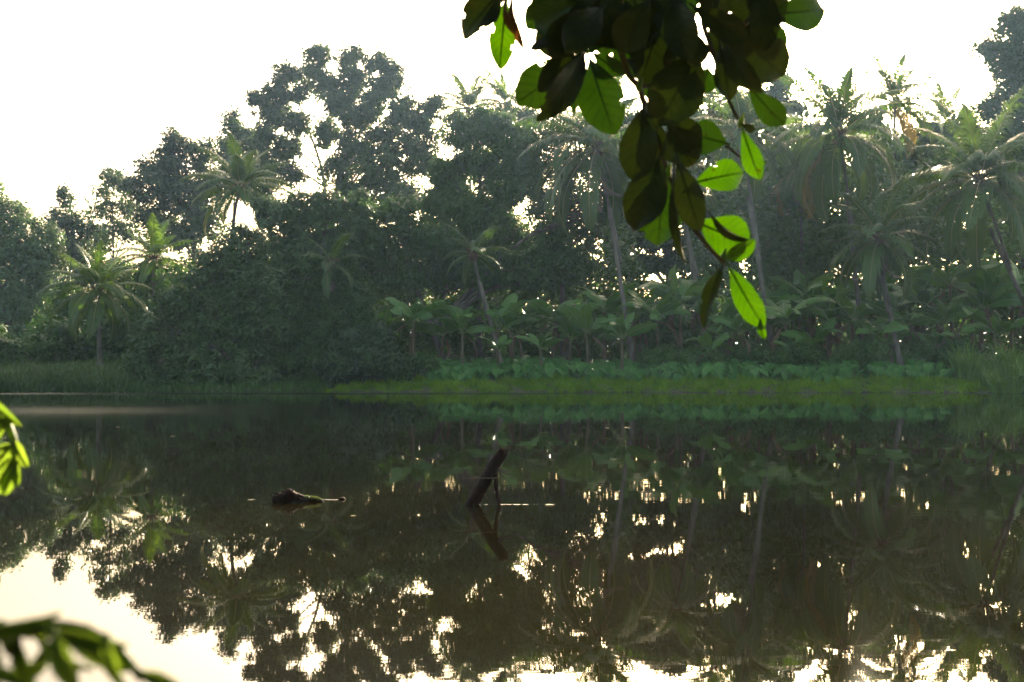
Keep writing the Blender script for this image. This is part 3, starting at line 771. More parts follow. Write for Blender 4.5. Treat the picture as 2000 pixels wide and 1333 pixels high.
BAN = [
 (808, 560, 81.5, 'broad banana plant left of the leaning slender trunk, leaves spread like a star', 9, 2.4, 2),
 (903, 588, 80.6, 'banana plant with pale green stem just left of leaning slender trunk', 6, 2.2, 1),
 (968, 575, 81.8, 'banana plant right behind the leaning slender trunk, yellow leaf stalks', 7, 2.2, 1),
 (972, 650, 79.9, 'small banana sucker at the foot of the leaning slender trunk', 5, 1.3, 0),
 (1058, 640, 79.8, 'small bright banana sucker behind the heart-leaved bed', 5, 1.5, 0),
 (1078, 560, 82.5, 'tall thin banana plant with brown stem behind the small bright sucker', 7, 2.3, 3),
 (1020, 590, 84, 'shaded banana plant between leaning trunk and small bright sucker', 7, 2.2, 2),
 (1150, 585, 80.8, 'banana plant with long flat leaves left of the big drooping palm trunk', 8, 2.3, 1),
 (1215, 600, 80.2, 'bushy banana plant at the foot of the big drooping palm', 9, 2.1, 0),
 (1180, 545, 84, 'banana plant with one upright pale leaf behind the drooping palm trunk', 7, 2.3, 2),
 (1285, 555, 82, 'banana plant under the bright gap, long leaf pointing left', 8, 2.5, 2),
 (1330, 520, 84.5, 'tall banana plant directly behind bright gap between trunks', 8, 2.6, 3),
 (1395, 640, 79.8, 'small banana plant below the dark curled hanging leaf', 6, 1.6, 1),
 (1400, 560, 83, 'banana plant behind the dark curled hanging leaf', 8, 2.4, 3),
 (1455, 590, 81, 'banana plant under the longest hanging bright leaf', 7, 2.2, 3),
 (1530, 560, 81.5, 'banana plant with long arched frosted leaf beside the ringed trunk', 8, 2.6, 3),
 (1548, 640, 80, 'small banana plant with upright leaf right of the ringed trunk foot', 5, 1.7, 1),
 (1580, 530, 85, 'tall banana plant with pale crossed leaves below the yellow fronds', 8, 2.6, 3),
 (1620, 570, 82.5, 'banana plant among dry brown stems, left one', 7, 2.3, 5),
 (1665, 560, 83, 'banana plant among dry brown stems, right one by the short palm', 7, 2.4, 5),
 (1700, 600, 81.5, 'drooping banana plant close left of the short palm trunk', 7, 2.2, 5),
 (1775, 570, 82, 'banana plant close right of the short palm trunk', 8, 2.3, 4),
 (1800, 530, 85.5, 'arching banana plant with shining leaf tops behind short palm', 9, 2.6, 3),
 (1845, 560, 82.2, 'dark banana plant with wide flat leaves near the reeds', 9, 2.6, 4),
 (1862, 482, 84.5, 'tallest banana plant with two upright paddle leaves at right', 8, 2.7, 3),
 (1915, 530, 83, 'dark banana plant in front of the big palm, drooping leaves', 9, 2.6, 3),
 (1975, 500, 84, 'banana plant behind the leaning palm trunk at right edge', 9, 2.7, 2),
 (1940, 590, 81.3, 'low dark banana plant just above the tall reeds', 8, 2.4, 2),
 (2030, 540, 82, 'banana plant cut off by the right edge', 8, 2.5, 2),
 (1620, 545, 88, 'background banana plant deep in shade behind dry stems', 8, 2.5, 2),
 (1480, 545, 88, 'background banana plant behind the ringed palm trunk', 8, 2.5, 2),
 (1240, 560, 88, 'background banana plant left of the bright gap', 7, 2.4, 2),
 (1110, 580, 87, 'background banana plant under the shade tree', 7, 2.3, 2),
 (1745, 545, 88, 'background banana plant seen past the short palm crown', 8, 2.5, 2),
 (1560, 520, 90, 'background banana plant behind the pale crossed leaves', 8, 2.5, 2),
 (1690, 530, 91, 'background banana plant under the crown of the short palm', 8, 2.5, 2),
 (1830, 510, 90, 'background banana plant left of the two upright paddle leaves', 8, 2.5, 2),
 (1900, 505, 90, 'background banana plant right of the two upright paddle leaves', 8, 2.5, 2),
 (1370, 530, 91, 'background banana plant between bright gap and ringed trunk', 8, 2.4, 2),
 (1425, 610, 81.8, 'low banana plant between dark curled leaf and longest bright leaf', 7, 1.8, 2),
 (1590, 620, 80.8, 'low banana plant in front of the dry brown stems', 7, 1.7, 3),
 (1735, 630, 81.0, 'low banana plant at the foot of the short palm', 6, 1.6, 3),
 (1820, 625, 81.0, 'low banana plant between short palm foot and tall reeds', 7, 1.8, 3),
 (1115, 610, 81.6, 'low banana plant between small bright sucker and flat-leaved one', 7, 1.8, 1),
 (860, 600, 84.0, 'shaded banana plant between star-shaped plant and leaning trunk', 7, 2.0, 1),
 (740, 600, 84.5, 'shaded banana plant beside the dark bush mound', 6, 2.2, 1),
]
for (px, top, Y, lab, n, ll, dr) in BAN:
    banana(px, top, Y, lab, n, ll, dr, lean=random.uniform(-.3, .3))

# ------------------------------------------------------------------ heart-leaved bed (taro), grass, reeds
def heart():
    o = np.array([(0, 0, 0), (-.10, .16, .02), (-.04, .30, .0), (.22, .34, -.03), (.52, .25, -.08), (.80, .10, -.16), (.98, 0, -.26)])
    v = [o[0], (.35, 0, .03), (.7, 0, -.08)]
    r = [tuple(p) for p in o[1:]]; l = [(p[0], -p[1], p[2]) for p in o[1:-1]]
    v = np.array([tuple(x) for x in v] + r + l)
    # 0 root,1 mid,2 mid2, 3..8 right (8 tip), 9..13 left
    t = [(0, 3, 4), (0, 4, 5), (0, 5, 1), (1, 5, 6), (1, 6, 2), (2, 6, 7), (2, 7, 8), (0, 10, 9), (0, 11, 10), (0, 1, 11), (1, 12, 11), (1, 2, 12), (2, 13, 12), (2, 8, 13)]
    return v, np.array(t)
HV, HT = heart()
def taro_bed():
    x0 = at(840, HOR, 78)[0]; x1 = at(1850, HOR, 78)[0]
    base = np.array([x0, 78.5, float(ground_z(x0, 78.5))])
    t = thing('taro_bed', base, 'bed of heart-shaped green leaves along the bank behind the grass', 'leaf bed')
    b = Bag(); me = None; big = []
    st = Bag()
    n = 1500
    for k in range(n):
        u = rng.random()
        x = x0 + (x1 - x0) * (u ** 1.35)
        dpt = rng.uniform(3.6, 7.6)
        if u > .55 and rng.random() < .25: continue
        y = float(shore(x)) + dpt
        hh = rng.uniform(.35, 1.0)
        p = np.array([x, y, float(ground_z(x, y)) + hh])
        ang = rng.uniform(-2.8, -.3); tl = rng.uniform(.3, 1.2); sz = rng.uniform(.6, 1.0)
        big.append((p, ang, tl, sz, dpt - hh * 1.5))
    big.sort(key=lambda q: q[4])
    me = mesh_np('leaf', HV, HT, M['taro'], smooth=True)
    for i, (p, ang, tl, sz, _) in enumerate(big):
        if i < 290: part('leaf', me, t, p - base, (rng.uniform(-.3, .3), tl, ang), sz)
        else:
            mt = (Matrix.Rotation(ang, 3, 'Z') @ Matrix.Rotation(tl, 3, 'Y')); b.add(HV @ np.array(mt).T * sz + p, None, HT)
        g = np.array([p[0] + rng.uniform(-.1, .1), p[1] + .1, p[2] - 1.1]); st.tube(np.array([g, p]), [.014, .009], 3, cap=False)
    part('leaf_mass', b.mesh('leaf_mass', M['taro'], base, True), t, kind='stuff')
    part('leaf_stalks', st.mesh('leaf_stalks', M['taro'], base), t, kind='stuff')
taro_bed()

def ribbons(p, H, az, lean, W, seg=3):
    """curved grass blades: base p (n,3), height H, leaning direction az, lean 0..1"""
    n = len(p); v = []
    d = np.stack([np.cos(az), np.sin(az), 0 * az], -1); s = np.stack([-np.sin(az), np.cos(az), 0 * az], -1)
    tw = rng.uniform(-1.2, 1.2, n)[:, None]; s = unit(s * np.cos(tw) + d * np.sin(tw))
    for k in range(seg + 1):
        f = k / seg
        c = p + np.array([0, 0, 1]) * (H * (f - .45 * lean * f ** 3))[:, None] + d * (H * lean * f ** 2 * .8)[:, None]
        if k < seg: v += [c - s * (W * (1 - .55 * f))[:, None], c + s * (W * (1 - .55 * f))[:, None]]
        else: v += [c]
    m = 2 * seg + 1
    v = np.stack(v, 1).reshape(-1, 3); i = np.arange(n)[:, None] * m
    q = np.concatenate([i + np.array([[2 * k, 2 * k + 1, 2 * k + 3, 2 * k + 2]]) for k in range(seg - 1)]) if seg > 1 else np.zeros((0, 4), int)
    t = i + np.array([[2 * seg - 2, 2 * seg - 1, 2 * seg]])
    return v, q, t

def grass():
    n = 54000
    x = rng.uniform(at(620, HOR, 77)[0], 46, n)
    w = np.interp(x, [-13.5, -10, -4, 46], [.3, 2.2, 4.0, 4.6])
    d = rng.random(n) * w + .12 + .16 * np.sin(x * 1.7) + .12 * np.sin(x * 4.1)
    y = shore(x) + d
    p = np.stack([x, y, ground_z(x, y) - .03], -1)
    cl = np.clip(.5 + .35 * np.sin(x * 2.1 + 2 * np.sin(y * 1.3)) + .35 * np.sin(x * 5.3 + y * 3.1), 0, 1.2)
    H = rng.uniform(.12, .42, n) * (.35 + 1.25 * cl ** 1.5) * np.interp(d, [0, .6, 3], [.5, .8, 1.2])
    v, q, t = ribbons(p, H, rng.uniform(0, 6.28, n), rng.uniform(.1, .9, n), np.full(n, .017), 2)
    k = 190; cx = rng.uniform(at(650, HOR, 77)[0], 40, k); cd = rng.random(k) ** 1.4 * 3.6 + .15; m2 = 45
    x2 = np.repeat(cx, m2) + rng.normal(size=k * m2) * .16; y2 = np.repeat(shore(cx) + cd, m2) + rng.normal(size=k * m2) * .16
    v2, q2, t2 = ribbons(np.stack([x2, y2, ground_z(x2, y2) - .03], -1), rng.uniform(.3, .75, k * m2) * np.repeat(rng.uniform(.6, 1.3, k), m2), rng.uniform(0, 6.28, k * m2), rng.uniform(.3, 1.2, k * m2), np.full(k * m2, .022), 3)
    q = np.concatenate([q, q2 + len(v)]); t = np.concatenate([t, t2 + len(v)]); v = np.concatenate([v, v2])
    o = part('bank_grass', mesh_np('bank_grass', v, [q, t], M['grass']), kind='stuff')
    o['label'] = 'strip of short bright grass at the water edge'; o['category'] = 'grass'
    n = 26000
    x = rng.uniform(-50, 46, n); y = shore(x) + rng.uniform(4, 13, n)
    p = np.stack([x, y, ground_z(x, y) - .03], -1)
    v, q, t = ribbons(p, rng.uniform(.3, .8, n), rng.uniform(0, 6.28, n), rng.uniform(.2, 1, n), np.full(n, .02), 2)
    n2 = 9000; x = rng.uniform(-50, at(640, HOR, 77)[0], n2); y = shore(x) + rng.uniform(-.25, 4, n2)
    p2 = np.stack([x, y, np.maximum(ground_z(x, y), -.05) - .03], -1)
    v2, q2, t2 = ribbons(p2, rng.uniform(.3, .9, n2) * (.6 + .6 * np.abs(np.sin(x * 1.3))), rng.uniform(0, 6.28, n2), rng.uniform(.4, 1.2, n2), np.full(n2, .03), 2)
    q = np.concatenate([q, q2 + len(v)]); t = np.concatenate([t, t2 + len(v)]); v = np.concatenate([v, v2])
    o = part('undergrowth', mesh_np('undergrowth', v, [q, t], M['leaf_vine']), kind='stuff')
    o['label'] = 'low weeds between the plants on the bank'; o['category'] = 'weeds'
grass()

def reeds(px0, px1, d0, d1, n, h0, h1, label, w=.02, name='reed_bed', lean=(.2, .9), fade=False, m='reed'):
    xa, xb = at(px0, HOR, 77)[0], at(px1, HOR, 77)[0]
    x = rng.uniform(xa, xb, n); y = shore(x) + rng.uniform(d0, d1, n)
    cl = .5 + .5 * np.sin(x * 2.3 + np.sin(y * 1.9))
    base = np.array([(xa + xb) / 2, float(shore((xa + xb) / 2)) + d0, 0])
    p = np.stack([x, y, np.maximum(ground_z(x, y), -.1) - .03], -1)
    fx = (x - xa) / (xb - xa); H = rng.uniform(h0, h1, n) * (.55 + .5 * cl) * (1 - .75 * np.clip((fx - .7) / .3, 0, 1) ** 1.5 * (1 if fade else 0))
    v, q, t = ribbons(p, H, rng.uniform(0, 6.28, n), rng.uniform(*lean, n), np.full(n, w), 4)
    o = part(name, mesh_np(name, v - base, [q, t], M[m]), None, base, kind='stuff')
    tag(o, label, 'reeds')
reeds(-60, 300, -.3, 4.5, 1900, 1.0, 2.6, 'soft tall reeds fringing the left bank below the palm', w=.045, fade=True, m='reed_dark', lean=(.2, 1.2))
reeds(1888, 2060, -.2, 2.0, 700, 1.2, 2.4, 'bright tall reeds standing in the water at the right edge', w=.06, lean=(.3, 1.1))
reeds(1870, 2060, 3.0, 6.0, 1100, 1.8, 3.4, 'darker tall reeds behind the bright ones at right', w=.045, lean=(.2, .9))

# ------------------------------------------------------------------ wood and leaves in the water
def lumpy(pts, rad, sides, amp, seed, freq=9.0):
    v, q, t = tube(pts, rad, sides)
    r = np.random.default_rng(seed); ph = r.uniform(0, 6.28, 6)
    axis = np.asarray(pts)
    n = len(axis) * sides
    c = np.repeat(axis, sides, 0)
    k = 1 + amp * (np.sin(v[:n, 0] * freq + ph[0]) * np.sin(v[:n, 2] * freq * 1.3 + ph[1]) + .6 * np.sin(v[:n, 1] * freq * 2.1 + v[:n, 2] * freq * 1.7 + ph[2])) + r.normal(size=n) * amp * .35
    v[:n] = c + (v[:n] - c) * k[:, None]
    return v, q, t

def snag():
    p0 = on_water(922, 986); Y = p0[1]
    t = thing('dead_stick', p0, 'thick broken dead branch sticking up slanted from the water', 'branch')
    a, b = at(922, 986, Y), at(984, 880, Y + .06)
    d = (b - a) / np.linalg.norm(b - a)
    pts = spline([a - d * .45, a, (a + b) / 2 + np.array([-.006, 0, .004]), b], 30)
    bg = Bag(); bg.add(*lumpy(pts, np.linspace(.078, .062, 30), 14, .05, 3, 22))
    # splinters on the broken top
    for k in range(5):
        an = k * 1.25; s = b + np.array([math.cos(an), math.sin(an), 0]) * .035 - d * .02
        bg.tube(np.array([s, s + d * random.uniform(.03, .08)]), [.018, .003], 5)
    part('stem', bg.mesh('stem', M['wet_wood'], p0, True), t)
    bg = Bag(); u = at(968, 922, Y + .02); e = at(975, 990, Y - .05)
    bg.add(*lumpy(spline([u, at(969, 950, Y - .01), e, e - np.array([0, 0, .2])], 16), np.linspace(.026, .018, 16), 8, .08, 5, 30)); part('side_branch', bg.mesh('side_branch', M['wet_wood'], p0, True), t)
    for pts in ([(970, 934), (935, 934.5), (902, 935)], [(972, 916), (985, 924), (1003, 929)], [(974, 914), (988, 921), (997, 922)], [(975, 918), (982, 931), (990, 940)], [(945, 965), (953, 975), (961, 988)]):
        bg = Bag(); bg.tube(spline([at(x, y, Y - .04 - .02 * i) for i, (x, y) in enumerate(pts)], 7), np.linspace(.008, .004, 7), 5); part('twig', bg.mesh('twig', M['twig'], p0, True), t)

def driftwood():
    p0 = on_water(575, 980); Y = p0[1]
    t = thing('driftwood_log', p0, 'dark lumpy half-sunk log with mossy right end, floating in the river', 'log')
    ctrl = [at(530, 974, Y), at(548, 975, Y), at(566, 972, Y), at(585, 975, Y), at(605, 977, Y), at(632, 980, Y)]
    pts = spline(ctrl, 40); s = np.linspace(0, 1, 40)
    rad = np.interp(s, [0, .06, .2, .36, .5, .7, .92, 1], [.015, .045, .055, .088, .066, .040, .030, .012])
    bg = Bag(); bg.add(*lumpy(pts, rad, 14, .24, 9, 34))
    for (x, y, ex, ey) in ((545, 966, 533, 962), (538, 972, 529, 968), (566, 962, 574, 956), (556, 964, 552, 957)):
        bg.tube(np.array([at(x, y, Y), at(ex, ey, Y + .02)]), [.022, .006], 6)
    part('log', bg.mesh('log', M['wet_wood'], p0, True), t)
    n = 260; u = rng.uniform(.70, .97, n)
    c = np.stack([np.interp(u, s, pts[:, i]) for i in range(3)], -1); rr = np.interp(u, s, rad)
    an = rng.uniform(-1.2, 1.2, n)
    p = c + np.stack([0 * an, np.sin(an) * rr, np.cos(an) * rr], -1) * 1.0
    v, q, tt = ribbons(p, rng.uniform(.012, .035, n), rng.uniform(0, 6.28, n), rng.uniform(.2, 1, n), np.full(n, .005), 2)
    part('moss', mesh_np('moss', v - p0, [q, tt], M['moss']), t, kind='stuff')
    p1 = on_water(668, 976); b = Bag(); b.add(*lumpy(np.array([p1 + (-.04, 0, -.005), p1 + (-.015, 0, .006), p1 + (.015, 0, .008), p1 + (.04, 0, -.005)]), [.01, .022, .02, .008], 8, .12, 4, 40))
    o = part('wood_fragment', b.mesh('wood_fragment', M['wet_wood'], p1, True), None, p1); tag(o, 'small dark wood scrap floating right of the mossy log', 'wood scrap')
snag(); driftwood()

def floating_leaf(px, py, size, label, m='petal', rz=0.3):
    p = on_water(px, py)
    s = np.linspace(0, 1, 7); hw = .3 * np.sin(np.pi * s ** .9) ** .8
    v = np.concatenate([np.stack([s - .5, hw, .02 + .10 * hw + .05 * (s - .5) ** 2], -1), np.stack([s - .5, 0 * s, .02 + .05 * (s - .5) ** 2], -1), np.stack([s - .5, -hw, .02 + .10 * hw + .05 * (s - .5) ** 2], -1)])
    q = [(i * 7 + j, i * 7 + j + 1, (i + 1) * 7 + j + 1, (i + 1) * 7 + j) for i in range(2) for j in range(6)]
    o = part('floating_leaf', mesh_np('floating_leaf', v * size, np.array(q), M[m], smooth=True), None, p + np.array([0, 0, .002]), (0, 0, rz))
    tag(o, label, 'leaf', 'leaves floating on the river')
floating_leaf(1074, 987, .12, 'curled pale leaf floating just right of the slanted stick', rz=.1)
floating_leaf(690, 1008, .06, 'tiny pale leaf floating below the mossy log')
floating_leaf(231, 835, .16, 'small pale leaf floating far out at left', rz=1)
floating_leaf(337, 853, .16, 'small pale leaf floating right of the far left one', rz=-.4)
floating_leaf(1226, 836, .2, 'small pale leaf floating far out, right of centre')
floating_leaf(1186, 836, .16, 'small pale leaf floating left of the one right of centre', rz=.7)

# ------------------------------------------------------------------ overhanging almond tree, near bank
TB = np.array([-2.6, -2.2, float(ground_z(-2.6, -2.2)) - .1])
alm = thing('overhanging_tree', TB, 'near tree whose branch of big leathery leaves hangs from the top', 'tree')
D0 = 2.0

def blade_mesh(name, base, tip, width, roll=0.0, bend=.1, fold=.15, seed=0, mats=None, org=TB, shape=1.5, nl=16, nu=8, bites=0, curl=0.0, petiole=.06, twist=0.0, serr=0.0):
    r = np.random.default_rng(seed + 1000)
    base, tip = np.asarray(base, float), np.asarray(tip, float)
    ax = tip - base; Ln = np.linalg.norm(ax); ax = ax / Ln
    view = CAM - (base + tip) / 2; view /= np.linalg.norm(view)
    n0 = view - ax * (view @ ax); n0 /= np.linalg.norm(n0)
    sd = np.cross(ax, n0)
    nn = n0 * math.cos(roll) + sd * math.sin(roll); sd = np.cross(ax, nn)
    s = 1 - (1 - np.linspace(0, 1, nl + 1)) ** 1.5; u = np.linspace(-1, 1, nu + 1)
    ss = ((s - petiole) / (1 - petiole)).clip(0, 1)
    hw = width / 2 * np.sin(np.pi * ss ** shape).clip(0) ** .68 * (1 + .02 * np.sin(ss * 11 + r.uniform(0, 6)))
    hw = hw * (1 + serr * ((np.arange(nl + 1) % 2) - .5)); hw = np.maximum(hw, .0012)
    v, uv = [], []
    ph = r.uniform(0, 6, 4)
    for i in range(nl + 1):
        off = nn * (bend * Ln * (1 - (2 * s[i] - 1) ** 2) - curl * Ln * max(0, s[i] - .6) ** 2 * 3)
        tw_ = twist * (s[i] - .45); c_, s_ = math.cos(tw_), math.sin(tw_)
        sdi, nni = sd * c_ + nn * s_, nn * c_ - sd * s_
        for j in range(nu + 1):
            e = abs(u[j])
            k = hw[i] * (1 + (.018 * math.sin(s[i] * 31 * (1 if u[j] > 0 else 1.3) + ph[0]) if e > .9 else 0))
            wav = .07 * width * math.sin(s[i] * 9 + ph[1] + (2 if u[j] > 0 else 0)) * e * e + .012 * width * math.sin(s[i] * 26 + ph[2]) * e
            v.append(base + ax * Ln * s[i] + sdi * k * u[j] * math.cos(fold) + nni * (e ** 1.2 * hw[i] * math.sin(fold) + wav) + off)
            uv.append((u[j], s[i]))
    q = []
    bite = set()
    for b_ in range(bites):
        bi = r.integers(nl // 3, nl - 1); sdj = r.choice([0, nu - 1]); bite.add((bi, sdj))
    for i in range(nl):
        for j in range(nu):
            if (i, j) in bite: continue
            a = i * (nu + 1) + j; q.append((a, a + 1, a + nu + 2, a + nu + 1))
    me = mesh_np(name, np.array(v) - org, np.array(q), mats, smooth=True, uv=uv)
    mid = np.array(v).reshape(nl + 1, nu + 1, 3)[:, nu // 2]
    b = Bag(); b.tube(mid - nn * .0006, np.linspace(.0022, .0006, nl + 1), 5)
    return me, b.mesh('midrib', M['twig'] if False else mats, org, True)

def hang_leaf(bx, by, tx, ty, w, kind='almond', roll=0.0, d0=0.0, d1=0.0, bend=.06, fold=.18, bites=0, curl=0.0, shape=1.5, parent=alm, org=TB, D=D0, seed=[0], name='leaf', petiole=.06, twist=0.0):
    seed[0] += 1
    d = D + d0
    b = at(bx, by, d); t = at(tx, ty, d + d1)
    me, rib = blade_mesh(name, b, t, w * .93 * d / F, roll, bend, fold, seed[0], M[kind], org, shape, bites=bites, curl=curl, petiole=petiole, twist=twist, serr=.22 if kind == 'shrub_leaf' else 0.0, nl=26 if kind == 'shrub_leaf' else 16)
    o = part(name, me, parent)
    part('midrib', rib, o)
    return o

def stem(pts, r0, r1, parent=alm, org=TB, D=D0, name='branch', m='twig', n=16):
    b = Bag(); b.tube(spline([at(p[0], p[1], D + (p[2] if len(p) > 2 else 0)) for p in pts], n), np.linspace(r0, r1, n), 7)
    return part(name, b.mesh(name, M[m], org, True), parent)

# trunk behind the camera, limb reaching out over the water, unseen crown that shades the branch
b = Bag(); tp = spline([TB, TB + (0.1, .2, 2), TB + (.3, .5, 4.2), TB + (.4, .8, 6.5)], 16); b.tube(tp, np.linspace(.24, .12, 16) * (1 + .5 * np.exp(-np.linspace(0, 9, 16))), 12)
part('trunk', b.mesh('trunk', M['bark'], TB, True), alm)
b = Bag(); b.tube(spline([tp[10], (-1.2, -.4, 4.6), (0.0, 1.2, 3.9), (.22, 1.9, 2.9), at(1205, 20, D0)], 22), np.linspace(.09, .010, 22), 9)
part('limb', b.mesh('limb', M['bark'], TB, True), alm)
b = Bag(); b.tube(spline([(0.0, 1.2, 3.9), (.5, 3.0, 4.1), (1.0, 4.6, 4.3), (1.8, 7.0, 4.6)], 12), np.linspace(.05, .012, 12), 8)
b.tube(spline([(0.0, 1.2, 3.9), (-.8, 2.6, 4.2), (-1.2, 4.0, 4.1)], 12), np.linspace(.045, .012, 12), 8)
b.tube(spline([tp[12], (-1.5, -.5, 5.6), (.8, .8, 5.8), (2.4, 1.8, 5.6)], 14), np.linspace(.08, .02, 14), 8)
part('limb', b.mesh('limb', M['bark'], TB, True), alm)
def near_crown():
    n = 1500
    p = np.stack([rng.uniform(-3.2, 4.0, n), rng.uniform(-4.5, 5.0, n), rng.uniform(2.6, 7.5, n)], -1)
    c = np.array([0.3, .6, 5.0])
    k = (((p - c) / np.array([3.6, 4.6, 2.6])) ** 2).sum(1) < 1
    ok = p[:, 2] > 1.5 + .43 * np.maximum(p[:, 1], 0) + .45 + .1
    p = p[k & ok]
    # a denser fringe in front of the branch, just above the picture
    m = 620
    f = np.stack([rng.uniform(-.9, 1.3, m), rng.uniform(2.2, 8.2, m), np.zeros(m)], -1)
    f[:, 0] += .3 * (f[:, 1] - 2)
    f[:, 2] = 1.5 + .345 * f[:, 1] + rng.uniform(.3, 1.1, m)
    p = np.concatenate([p, f])
    v, q = leaves(p, unit(p - c), 9, .26, .22, .11, up=.7, droop=.3)
    keep = (v[:, 2].reshape(-1, 4) > (1.5 + .345 * np.maximum(v[:, 1], 0) + .02).reshape(-1, 4)).all(1)
    part('crown', mesh_np('crown', v.reshape(-1, 4, 3)[keep].reshape(-1, 3) - TB, np.arange(keep.sum() * 4).reshape(-1, 4), M['almond_dark']), alm, kind='stuff')
near_crown()
def near_shade_foliage():  # unseen leaves added behind the camera to block sky light
    n = 2600
    p = np.stack([rng.uniform(-26, 26, n), rng.uniform(-13, -4.5, n), rng.random(n) ** 1.2 * 12 + .6], -1)
    v, q = leaves(p, unit(rng.normal(size=(n, 3))), 14, .9, .5, .28)
    o = part('near_shade_foliage', mesh_np('near_shade_foliage', v, q, M['leaf_dense']), kind='stuff')
    o['label'] = 'unseen near-bank foliage added behind the viewpoint to block sky light'; o['category'] = 'woods'
near_shade_foliage()

stem([(1205, -60, .0), (1207, 60, .0), (1225, 140, .02), (1248, 172, .02), (1262, 215, .03), (1290, 285, .03), (1305, 340, .02), (1345, 430, .0), (1378, 475, -.02), (1412, 512, -.02)], .007, .0032, n=30)
stem([(1225, -40), (1170, 60, .05), (1142, 98, .03)], .005, .0035)
stem([(1390, -80, .02), (1372, 30, .04), (1395, 110, .02), (1425, 200, .0), (1447, 242, 0)], .006, .0025, n=20)
stem([(1248, 172, .02), (1300, 158, .06), (1340, 110, .05)], .004, .003)
stem([(1440, 60, .0), (1470, 30), (1500, -30)], .004, .005)
stem([(1418, 285, .01), (1450, 310, .02)], .003, .0022)
stem([(1000, -60), (985, -20), (980, 5)], .004, .003)
for b_ in ((1142, 98), (1248, 172), (1305, 340), (1412, 508), (1447, 242)):   # leaf buds at the nodes
    c = at(*b_, D0 - .01); bb = Bag(); bb.tube(spline([c - (0, 0, .006), c + (0, 0, .004), c + (.006, -.003, .02)], 6), [.004, .006, .0065, .005, .003, .001], 7)
    part('bud', bb.mesh('bud', M['shrub_leaf'], TB, True), alm)

